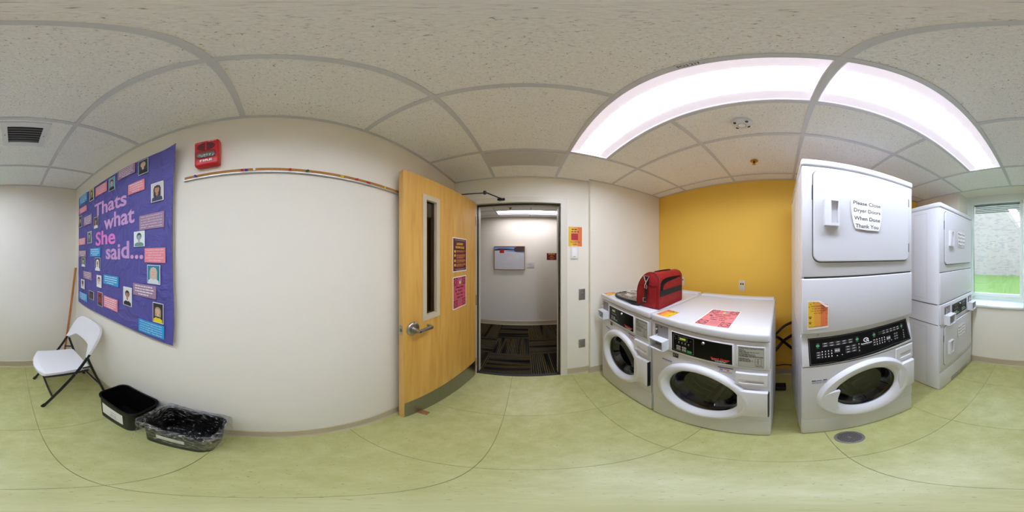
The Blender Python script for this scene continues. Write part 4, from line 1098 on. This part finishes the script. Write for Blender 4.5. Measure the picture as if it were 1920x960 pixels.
for a in ((x0 + .010, z0 + .055, .009), (x0 + .010, z0 + .026, .008), (x0 + .012, z1 - .014, .004), (x0 + .027, z1 - .008, .004), (x0 + .005, z1 - .028, .004), (x1 - .006, z0 + .072, .003), (x1 - .007, z0 + .045, .003), (x1 - .007, z0 + .026, .003)): paw(m, a[0], a[1], a[2], -.0013, MAR)
m.dashes(x0 + .004, x1 - .006, z0 + .004, .002, -.0012, MAR, 3)
m.build('flyer_sheet', nd, smooth=0)

def door_magnet(label, loc, sc=1.):
    nd = thing('dryer_door_notice', label, 'notice', loc, R_RIGHT, 'close dryer doors notices')
    pts = [(.250, 1.786), (.30, 1.793), (.362, 1.793), (.405, 1.786), (.426, 1.772), (.431, 1.735), (.429, 1.69), (.422, 1.65), (.411, 1.618), (.34, 1.616), (.268, 1.622), (.258, 1.65), (.248, 1.69), (.243, 1.74), (.243, 1.77)]
    m = MB(); m.prism([(x - .337, z - 1.705) for x, z in pts], -.006, -.0042, PAPER)
    for s_, a, b, z in (('Please Close', .256, .421, 1.752), ('Dryer Doors', .259, .42, 1.711), ('When Done', .260, .418, 1.668), ('Thank You', .268, .407, 1.627)):
        m.text(s_, (a + b) / 2 - .337, z - 1.705, .0205, -.0065, INK, width=b - a, bold=.012)
    for k in ((-.06, .05), (.06, .05), (0, -.05)): m.tube([(k[0], 0, k[1]), (k[0], -.0042, k[1])], .008, BLK, 10)
    m.xf(Matrix.Scale(sc, 4)).build('notice_sheet', nd, smooth=0)
door_magnet('white please close dryer doors notice on the tall stacked machine beside the washers', (.76 - .012, -.095 - .337, 1.705))

# stacked dryers by the window
w_, d = .668, .70
t = thing('stacked_dryers', 'white pair of stacked coin dryers standing by the window', 'dryer', (.77, -1.13, 0), R_RIGHT)
cabinet(t, w_, d, .012, .85); cabinet(t, w_, d, .853, 1.05, .012, 'control_housing'); cabinet(t, w_, d, 1.054, 1.905, .012, 'dryer_cabinet')
for b_ in ((.012, w_ - .012, .005, .02, .02, .3), (.012, w_ - .012, .005, .02, .84, .87), (.012, w_ - .012, .005, .02, 1.03, 1.07), (.012, w_ - .012, .005, .02, 1.32, 1.35)): MB().box(*b_, SEAM).build('gap_shade', t, smooth=0)  # dark boxes colour in gap shade between the dryer panels
side_marks(t, w_, d, .02, .84); side_marks(t, w_, d, 1.06, 1.90)
MB().rbox(-.003, w_ + .003, -.006, d, 1.907, 1.953, .012, APPL, 4).build('top_lid', t)
MB().rbox(.002, w_ - .002, 0, .03, 1.340, 1.904, .004, APPL).build('upper_front', t)
dryer_door(t, .067, .630, 1.405, 1.882, .124, .194, 1.572, 1.713)
MB().rbox(.002, w_ - .002, -.001, .03, 1.056, 1.334, .005, APPL).build('lower_panel', t)
for a, b in (((-.003), 0), ((w_), 0)):
    MB().box(a, a + .003, .03, d - .02, 1.047, 1.052, SEAM).box(a, a + .003, .02, d, .850, .854, SEAM).build('side_seam', t, smooth=0)
cp = MB().rbox(.001, w_ - .001, -.010, .03, .857, 1.05, .006, APPL).build('control_fascia', t)
m = MB(); m.box(.186, .503, -.0115, -.009, .878, 1.010, BLACK)
control_print(m, .196, .332, .886, 1.002, -.0121, False); control_print(m, .366, .495, .886, 1.002, -.0121, False)
m.lathe([(0, -.016), (.007, -.016), (.009, -.011)], .349, .985, CHROME, 14); m.build('display_panel', cp)
coin_parts(cp, .053, .150, .945, 1.02, .050, .158, .850, .945, .068, -.010); coin_parts(cp, .542, .64, .945, 1.02, .540, .646, .850, .945, .068, -.010)
MB().rbox(.002, w_ - .002, 0, .03, .283, .848, .004, APPL).build('lower_front', t)
dryer_door(t, .060, .632, .349, .820, .108, .186, .487, .638)
m = MB(); m.rbox(.002, w_ - .002, .001, .03, .014, .277, .004, APPL); m.build('kick_panel', t)
m = MB(); m.box(.186, .526, -.0006, .001, .024, .082, OLIVE); m.frame(.186, .526, .024, .082, .004, -.001, SOFT)
for k in range(3): m.dashes(.198, .34, .034 + k * .014, .007, -.0011, SOFT, k); m.dashes(.372, .515, .034 + k * .014, .007, -.0011, SOFT, k + 5)
m.build('data_label', t, smooth=0)
for x in (.05, w_ - .05):
    for yy in (.05, d - .06):
        MB().lathe([(0, 0), (.02, 0), (.02, .01), (0, .016)], x, yy, BLK, 14, axis='z').build('levelling_foot', t)
door_magnet('white please close dryer doors notice on the upper dryer by the window', (.77 - .012, -1.13 - .368, 1.648), .9)
door_magnet('white please close dryer doors notice on the lower dryer by the window', (.77 - .012, -1.13 - .372, .660), .9)

# ------------------------------------------------------------------ on the washers
LIDZ = 1.0995
def flat(mb, x, y, z, ang):
    """lay an upright x,z print flat: its right runs along ang, its top away from the viewer"""
    c, s_ = cos(ang), sin(ang)
    mb.v = [(x + p[0] * c - p[2] * s_, y + p[0] * s_ + p[2] * c, z - p[1]) for p in mb.v]; return mb
nd = thing('washer_door_flyer', 'pink keep washer door open flyer lying on the nearer washer lid', 'flyer', (.742, .452, LIDZ), -pi / 2 + .035)
flat(washer_notice(MB(), .206, .285, PINKP), 0, 0, .0006, 0).build('flyer_sheet', nd, smooth=0)
def small_flyer(label, loc, rz):
    nd = thing('laundry_flyer', label, 'flyer', loc, rz, 'orange flyers on the washer lids')
    m = MB(); m.box(0, .095, -.0006, 0, 0, .118, ORG); m.rect(.004, .026, .004, .114, -.0009, ORG2); m.rect(.06, .095, .0, .118, -.0009, mat('gold_print', (228, 186, 50), .5))
    for a in ((.012, .10), (.014, .02), (.084, .10), (.084, .03), (.05, .108)): paw(m, a[0], a[1], .007, -.0012, MAR)
    for k in range(3): m.dashes(.02, .078, .084 + k * .009, .004, -.0012, MAR, k)
    flat(m, 0, 0, .0006, 0).build('flyer_sheet', nd, smooth=0)
small_flyer('orange paw print flyer on the front left corner of the nearer washer lid', (.737, .712, LIDZ), -pi / 2 - .02)
small_flyer('orange paw print flyer partly under the open bag flap on the farther washer', (.752, 1.445, LIDZ), -pi / 2 - .05)

# red bag
BAGR = mat('red_nylon', (140, 6, 15), .6, bump=.5, bscale=45, var=.14, vscale=9); BAGD = mat('dark_red_piping', (126, 8, 18), .55)
STRAP = mat('dark_green_webbing', (8, 20, 20), .6, bump=.4, bscale=300); ZIP = mat('dark_navy_zip', (7, 10, 16), .6, spec=.2)
bag = thing('red_bag', 'red dome shaped bag with dark straps standing on the farther washer', 'bag', (.785, .962, LIDZ), radians(-83.6))
bwid, bdep, bhgt = .206, .325, .262
prof = [(.0, .0), (.0, .06), (.004, .125), (.022, .178), (.052, .220), (.086, .248), (.120, .261), (.155, .262), (.184, .252), (.200, .232), (.206, .205), (.206, .10), (.206, .0)]
def smoothp(p, n=4):
    o = []
    for i in range(len(p) - 1):
        a, b, c, e = [Vector(p[max(0, min(len(p) - 1, i + k))]) for k in (-1, 0, 1, 2)]
        for j in range(n):
            q = j / n; o.append(tuple(.5 * (2 * b + (c - a) * q + (2 * a - 5 * b + 4 * c - e) * q * q + (3 * b - a - 3 * c + e) * q ** 3)))
    return o + [p[-1]]
sp = smoothp(prof)
def bring(y, k=0.):
    c = Vector((.103, .12)); return [(c.x + (x - c.x) * (1 - k), y, max(.0, c.y + (z - c.y) * (1 - k))) for x, z in sp]
m = MB(); n_ = len(sp)
sec = [bring(.0, .03), bring(.004)] + [bring(bdep * k / 10 + .002, -.012 * sin(pi * k / 10)) for k in range(1, 10)] + [bring(bdep - .004), bring(bdep, .03)]
m.loft(sec, BAGR, True, True); m.build('bag_body', bag, smooth=50)
for y in (.003, bdep - .003):
    MB().tube([(x, y, max(z, .004)) for x, z in sp] + [(.0, y, .004)], .0045, BAGD, 8).build('bag_piping', bag)
m = MB(); pts = [(.016, .008), (.19, .008), (.19, .175), (.165, .168), (.13, .178), (.095, .166), (.06, .176), (.03, .165), (.018, .14)]
m.prism(pts, -.008, .004, BAGR); m.tube([(x, -.008, z) for x, z in pts[2:]], .004, BAGD, 6); m.build('end_pocket', bag, smooth=50)
m = MB()
m.box(.097, .121, -.012, .0, .165, .236, STRAP); m.build('strap_anchor', bag, smooth=0)
m = MB()
m.tube([(.085, -.016, .236), (.133, -.016, .236), (.122, -.018, .212), (.113, -.018, .200), (.103, -.018, .200), (.096, -.018, .212), (.085, -.016, .236)], .0035, CHROME, 8)
m.tube([(.108, -.018, .200), (.108, -.02, .184), (.100, -.02, .172), (.100, -.02, .150), (.112, -.02, .146), (.117, -.02, .160), (.114, -.02, .178)], .004, CHROME, 8); m.build('strap_clip', bag)
m = MB(); path = [(.108, -.018, .150), (.104, -.016, .11), (.098, -.015, .06), (.088, -.018, .03), (.04, -.026, .012), (-.03, -.028, .008), (-.10, -.022, .016), (-.135, -.016, .018)]
hw_ = .0115
P = [Vector(p) for p in path]; vs = []
for i, p in enumerate(P):
    d_ = (P[min(i + 1, len(P) - 1)] - P[max(i - 1, 0)]).normalized(); n2 = Vector((-d_.z, 0, d_.x)).normalized() * hw_
    if i >= 4: n2 = Vector((0, -.5, .86)) * hw_
    elif i == 3: n2 = Vector((.8, -.2, .45)).normalized() * hw_
    if i < 3 and n2.x < 0: n2 = -n2
    vs += [p + n2, p - n2]
vs += [v_ + Vector((0, .002, 0)) for v_ in vs]; k = len(P) * 2
m.add([tuple(v_) for v_ in vs], [(2 * i, 2 * i + 1, 2 * i + 3, 2 * i + 2) for i in range(len(P) - 1)] + [(k + 2 * i, k + 2 * i + 1, k + 2 * i + 3, k + 2 * i + 2) for i in range(len(P) - 1)], STRAP); m.build('shoulder_strap', bag, smooth=0)
MB().tube([(.082, -.02, .074), (.11, -.02, .078), (.112, -.02, .05), (.084, -.02, .046), (.082, -.02, .074)], .003, CHROME, 6).build('strap_buckle', bag)
m = MB()
for s0, s1, mm in ((.0, .004, ZIP),):
    arc = smoothp([(.018, .135), (.020, .165), (.032, .196), (.070, .216), (.14, .222), (.22, .222), (.285, .219), (.305, .21)], 5)
    arc2 = smoothp([(.048, .135), (.052, .155), (.070, .178), (.11, .190), (.17, .197), (.23, .203), (.285, .209), (.305, .206)], 5)
    vs = [(.2085, y, z) for y, z in arc] + [(.2085, y, z) for y, z in arc2] + [(.200, y, z) for y, z in arc] + [(.200, y, z) for y, z in arc2]; k = len(arc)
    m.add(vs, [(i, i + 1, k + i + 1, k + i) for i in range(k - 1)] + [(i, i + 1, 2 * k + i + 1, 2 * k + i) for i in range(k - 1)] + [(k + i, k + i + 1, 3 * k + i + 1, 3 * k + i) for i in range(k - 1)], ZIP)
m.build('pocket_zip', bag, smooth=0)
MB().box(.203, .2100, .014, .31, .092, .136, STRAP).build('side_band', bag, smooth=0)
MB().tube([(.128, .05, .260), (.13, .07, .266), (.13, .16, .269), (.13, .25, .268), (.128, .275, .260)], .011, ZIP, 8, flat=.4).build('carry_handle', bag)
m = MB()
for y in (.03, .29):
    m.rbox(.17, .20, y - .01, y + .01, -.0005, .006, .002, BLK)
m.build('bag_foot', bag)['kind'] = 'stuff'
# open flap with a clear window, hinged along the bag's far lower edge
fl_ = [(0, .012), (-.06, .004), (-.16, .004), (-.26, .020), (-.335, .065), (-.36, .13), (-.352, .20), (-.315, .262), (-.25, .295), (-.15, .302), (-.06, .30), (0, .29)]
fs_ = smoothp(fl_, 4)
m = MB(); m.tube([(x, y, .013) for x, y in fs_], .011, BLK, 8)
flap = m.build('bag_flap', bag)
MB().add([(x, y, .005) for x, y in fs_] + [(x, y, .016) for x, y in fs_], [list(range(len(fs_))), list(range(len(fs_), 2 * len(fs_)))[::-1]] + [(i, i + 1, len(fs_) + i + 1, len(fs_) + i) for i in range(len(fs_) - 1)], mat('flap_lining', (132, 120, 104), .7, var=.45, vscale=16, bump=.6, bscale=18)).build('flap_lining', flap, smooth=0)
m = MB(); r_ = random.Random(3)
for k in range(7):
    x, y = -.06 - k * .035, .15 + r_.uniform(-.07, .07)
    m.rbox(x - .05, x + .04, y - .022, y + .022, .014, .028 + r_.random() * .008, .006, mat('pouch_contents', (196, 184, 168), .6, var=.2, vscale=20))
m.build('pouch_contents', flap)
MB().add([(x * .97 - .004, .15 + (y - .15) * .95, .026 + .012 * sin(x * 30) * sin(y * 24)) for x, y in fs_] + [(-.17, .15, .042)], [(i, i + 1, len(fs_)) for i in range(len(fs_) - 1)], FILM).build('clear_window', flap)

# ------------------------------------------------------------------ folding chair
PLA = mat('white_chair_plastic', (236, 234, 236), .42, bump=.15, bscale=220)
TUB = mat('black_chair_tube', (20, 20, 24), .35)
ch_ = thing('folding_chair', 'white plastic folding chair with black tube legs in the corner', 'chair', (-.45, -1.335, 0))
YA, YB_ = -1.57, -1.10
def panel(nu, nv, fn, th, m):
    """thick curved sheet from fn(u,v) -> (point, normal)"""
    F = []; B = []
    for j in range(nv + 1):
        for i in range(nu + 1):
            p, n2 = fn(i / nu, j / nv); p = Vector(p); n2 = Vector(n2).normalized(); F.append(p + n2 * th / 2); B.append(p - n2 * th / 2)
    k = len(F); idx = lambda i, j: j * (nu + 1) + i; fs = []
    for j in range(nv):
        for i in range(nu):
            a, b, c, e = idx(i, j), idx(i + 1, j), idx(i + 1, j + 1), idx(i, j + 1); fs += [(a, b, c, e), (k + e, k + c, k + b, k + a)]
    for i in range(nu): fs += [(idx(i, 0), k + idx(i, 0), k + idx(i + 1, 0), idx(i + 1, 0)), (idx(i, nv), idx(i + 1, nv), k + idx(i + 1, nv), k + idx(i, nv))]
    for j in range(nv): fs += [(idx(0, j), idx(0, j + 1), k + idx(0, j + 1), k + idx(0, j)), (idx(nu, j), k + idx(nu, j), k + idx(nu, j + 1), idx(nu, j + 1))]
    return MB().add([tuple(p) for p in F + B], fs, m)
ym = (YA + YB_) / 2; hw = (YB_ - YA) / 2 - .012
def seat_fn(u, v):
    s_ = 2 * u - 1; half = (hw - .02) * (1 - .10 * v) - .055 * (max(0, .12 - v) / .12) ** 2 - .02 * (max(0, v - .9) / .1) ** 2
    x = -.165 - .415 * v - .03 * s_ * s_ * max(0, 1 - 3 * v) + .0; z = .445 - .015 * v - .012 * sin(pi * v) * (1 - s_ * s_) - .02 * max(0, .1 - v) / .1
    return (x, ym + s_ * half, z), (0, 0, 1)
panel(22, 20, seat_fn, .028, PLA).build('seat', ch_, world=True)
def back_fn(u, v):
    s_ = 2 * u - 1; a = abs(s_)
    q = max(0, min(1, (a - .5) / .45)); bot = .664 - .068 * q * q * (3 - 2 * q)
    e = max(0, a - .62) / .38; top = .748 + .092 * sqrt(max(0, 1 - e * e))
    z = bot + (top - bot) * v
    x = -.538 - (z - .595) * .56 - .040 * (1 - s_ * s_)
    return (x, ym + s_ * (hw + .012), z), (.87, 0, .49)
panel(40, 12, back_fn, .026, PLA).build('backrest', ch_, world=True)
for y in (YA + .004, YB_ - .004):
    MB().tube([(-.556, y, .625), (-.543, y, .60), (-.49, y, .51), (-.44, y, .43), (-.36, y, .30), (-.29, y, .175), (-.225, y, .045), (-.205, y, .012)], .0125, TUB, 10).tube([(-.214, y, .03), (-.199, y, .0)], .0155, BLK, 10).build('leg', ch_, world=True)
    yy = y + (.028 if y < ym else -.020)
    MB().tube([(-.548, yy, .585), (-.60, yy, .40), (-.655, yy, .21), (-.706, yy, .012)], .0115, TUB, 10).tube([(-.702, yy, .03), (-.71, yy, .0)], .0145, BLK, 10).build('leg', ch_, world=True)
    MB().tube([(-.505, (y + yy) / 2, .475), (-.58, yy, .465)], .007, TUB, 8).build('side_link', ch_, world=True)
    MB().tube([(-.44, y + (.014 if y < ym else -.014), .432), (-.44, y + (-.015 if y < ym else .015), .432)], .005, STEEL, 8).build('rivet', ch_, world=True)
MB().tube([(-.272, YA, .135), (-.272, YB_, .135)], .009, TUB, 8).build('cross_bar', ch_, world=True)
MB().tube([(-.668, YA + .03, .165), (-.668, YB_ - .03, .165)], .009, TUB, 8).build('cross_bar', ch_, world=True)
m = MB()
for y in (YA + .03, YB_ - .03): m.tube([(-.22, y, .428), (-.56, y, .422)], .009, TUB, 8)
MB().tube([(-.22, YA + .03, .424), (-.56, YA + .03, .418)], .009, TUB, 8).build('seat_rail', ch_, world=True)
MB().tube([(-.22, YB_ - .03, .424), (-.56, YB_ - .03, .418)], .009, TUB, 8).build('seat_rail', ch_, world=True)

# broom
br = thing('broom', 'broom with a wooden handle leaning in the corner behind the folding chair', 'broom', (-.565, -1.775, 0))
MB().tube([(-.570, -1.775, .17), (-.60, -1.785, .42), (-.726, -1.808, 1.34)], .0125, STICK, 10).build('broom_handle', br, world=True)
m = MB(); m.rbox(-.62, -.51, -1.80, -1.75, .13, .18, .01, mat('yellow_broom_cap', (214, 176, 40), .5)); m.build('broom_head', br, world=True)
m = MB(); r_ = random.Random(2)
for k in range(90):
    x = -.615 + .1 * r_.random(); y = -1.795 + .04 * r_.random()
    m.tube([(x, y, .14), (-.565 + (x + .565) * 1.35, -1.775 + (y + 1.775) * 1.3, .001)], .0022, mat('dark_bristle', (44, 40, 34), .8), 4)
b_ = m.build('bristles', br, world=True, smooth=0); b_['kind'] = 'stuff'

# ------------------------------------------------------------------ waste bins
BIN = mat('black_bin_plastic', (13, 12, 12), .45, spec=.18, bump=.15, bscale=200)
def rloop(cx, cy, hx_, hy_, r, z, n=7):
    o = []
    for sx, sy, a in ((1, -1, -pi / 2), (1, 1, 0), (-1, 1, pi / 2), (-1, -1, pi)):
        o += [(cx + sx * (hx_ - r) + r * cos(a + pi / 2 * i / n), cy + sy * (hy_ - r) + r * sin(a + pi / 2 * i / n), z) for i in range(n + 1)]
    return o
def wastebin(label, cx, cy):
    t = thing('waste_bin', label, 'waste bin', (cx, cy, 0), 0, 'black waste bins against the left wall')
    hx_, hy_ = .112, .165
    m = MB()
    m.loft([rloop(0, 0, hx_ - .018, hy_ - .018, .045, 0), rloop(0, 0, hx_ - .012, hy_ - .012, .05, .012), rloop(0, 0, hx_ - .002, hy_ - .002, .055, .318), rloop(0, 0, hx_ - .004, hy_ - .004, .055, .318), rloop(0, 0, hx_ - .016, hy_ - .016, .05, .016)], BIN, True, True)
    m.build('bin_body', t)
    m = MB(); m.loft([rloop(0, 0, hx_ - .003, hy_ - .003, .055, .314), rloop(0, 0, hx_ + .006, hy_ + .006, .06, .318), rloop(0, 0, hx_ + .007, hy_ + .007, .06, .330), rloop(0, 0, hx_ + .002, hy_ + .002, .058, .335), rloop(0, 0, hx_ - .005, hy_ - .005, .055, .331), rloop(0, 0, hx_ - .005, hy_ - .005, .055, .314)], BIN); m.build('bin_rim', t)
    MB().rbox(-.05, .05, -.07, .07, .017, .026, .004, BIN).build('bin_base', t)
    return t
BA = wastebin('empty black waste bin with a large white paper label, beside the folding chair', -.617, -.735)
BB = wastebin('black waste bin lined with a clear plastic bag, nearer the door', -.610, -.352)
def slanted(bin_, name, y0, y1, z0, z1, print_):
    m = MB(); hx = .112; f = lambda z: hx - .012 + (z - .012) * (.010 / .306) + .0018
    m.add([(f(z0), y0, z0), (f(z0), y1, z0), (f(z1), y1, z1), (f(z1), y0, z1)], [(0, 1, 2, 3)], PAPER)
    pm = MB(); print_(pm)
    m.add([(f(p[2]) + .0006, p[0], p[2]) for p in pm.v], [list(q) for q in pm.f], INK)
    return m.build(name, bin_, smooth=0)
def scrawl(m, x0, x1, z, h, seed):
    r = random.Random(seed); x = x0
    while x < x1:
        w_ = h * r.uniform(.35, .8); a = r.uniform(-.2, .2) * h
        m.quad((x, 0, z), (x + .0015, 0, z), (x + w_ * .5 + .0015, 0, z + h + a), (x + w_ * .5, 0, z + h + a), INK); m.quad((x + w_ * .5, 0, z + h + a), (x + w_ * .5 + .0015, 0, z + h + a), (x + w_ + .0015, 0, z + .1 * h), (x + w_, 0, z + .1 * h), INK); x += w_ * 1.1
def prA(m):
    scrawl(m, -.02, .035, .192, .012, 3); m.text('And', .008, .150, .020, 0, INK, width=.05, bold=.0); scrawl(m, -.03, .045, .122, .011, 6)
slanted(BA, 'paper_label', -.100, .092, .092, .255, prA)
def prB(m): scrawl(m, -.045, .05, .158, .016, 5)
slanted(BB, 'paper_label', -.068, .062, .148, .215, prB)
lin_ = thing('bin_liner', 'clear plastic liner bag folded over the rim of the bin nearer the door', 'bag', (-.610, -.352, 0))
m = MB(); rings = []
for k, (ex, z) in enumerate(((.022, .178), (.026, .20), (.020, .25), (.026, .30), (.030, .335), (.018, .352), (-.004, .347), (-.012, .30), (-.018, .22), (-.024, .13), (-.03, .06), (-.04, .035), (-.075, .032))):
    rg = []
    for i, p in enumerate(rloop(0, 0, .112 + ex, .165 + ex, max(.05 + ex * .4, .02), z, 14)):
        wv = MN.noise((p[0] * 26, p[1] * 26, z * 22)); a = .006 if k in (4, 5) else (.012 if k < 4 else .016)
        wz = (.016 if k == 0 else .004) * MN.noise((p[0] * 14 + 7, p[1] * 14, k))
        r2 = Vector((p[0], p[1], 0)).normalized() * (abs(wv) if k < 4 else -abs(wv)) * a
        x = p[0] + r2.x
        rg.append((max(x, -.128), p[1] + r2.y, p[2] + wz))
    rings.append(rg)
m.loft(rings, FILM, cap1=True); m.build('liner_film', lin_, smooth=80)

# ------------------------------------------------------------------ floor things
ws = thing('door_wedge', 'small wooden door wedge on the floor under the open door', 'door wedge', (-.615, .838, 0), radians(8))
MB().prism([(-.055, 0), (.045, 0), (.045, .006), (-.055, .024)], -.020, .020, wood_mat('wedge_wood', (120, 76, 42), (150, 98, 58), (172, 118, 76), (20, 20, 20))).build('wedge_block', ws, smooth=0)
GRATE = mat('grate_metal', (150, 144, 146), .35, metal=.9)
dn = thing('floor_drain', 'round metal floor drain with a perforated grate at the foot of the stacked machine', 'drain', (.668, -.297, 0), radians(12))
MB().lathe([(.057, .0035), (.069, .003), (.0705, .0005), (.057, .0003)], 0, 0, GRATE, 40, axis='z').build('drain_rim', dn)
MB().lathe([(0, .0004), (.0575, .0004)], 0, 0, INK, 40, axis='z').build('drain_well', dn)
m = MB()
for k in range(-5, 6):
    a = k * .0108; e = sqrt(max(0, .058 ** 2 - a * a)); m.box(a - .0018, a + .0018, -e, e, .0008, .0032, GRATE)
for k in range(-7, 8):
    a = k * .0078; e = sqrt(max(0, .058 ** 2 - a * a)); m.box(-e, e, a - .0011, a + .0011, .0008, .0029, GRATE)
m.box(-.0075, .0075, -.009, .009, .0008, .0034, GRATE)
b_ = m.build('grate_mesh', dn, smooth=0); b_['kind'] = 'stuff'
bk = tag(place(MB().rbox(-.045, .045, -.052, .052, 0, .055, .008, BLK).build('rubber_block'), (1.405, .012, 0)), 'black rubber block on the floor between washer and stacked machine', 'block')
for lab, pts, r in (('black hose rising to the right between the washer and the stacked machine', [(1.50, .075, .665), (1.58, .03, .69), (1.62, -.04, .745), (1.60, -.13, .80)], .014),
                    ('black hose crossing downwards between the washer and the stacked machine', [(1.50, .09, .68), (1.58, .035, .62), (1.61, -.03, .54), (1.60, -.14, .42)], .016),
                    ('black hose crossing upwards between the washer and the stacked machine', [(1.52, .10, .40), (1.60, .03, .48), (1.645, -.035, .55), (1.63, -.14, .64)], .016),
                    ('thin dark cable running along the foot of the yellow wall between machines', [(1.60, .11, .20), (1.63, .04, .185), (1.64, -.04, .19), (1.63, -.14, .175)], .007)):
    o = MB().tube(smoothp(pts, 5), r, RUBBER, 8).build('hose' if 'hose' in lab else 'cable'); tag(o, lab, 'hose' if 'hose' in lab else 'cable')
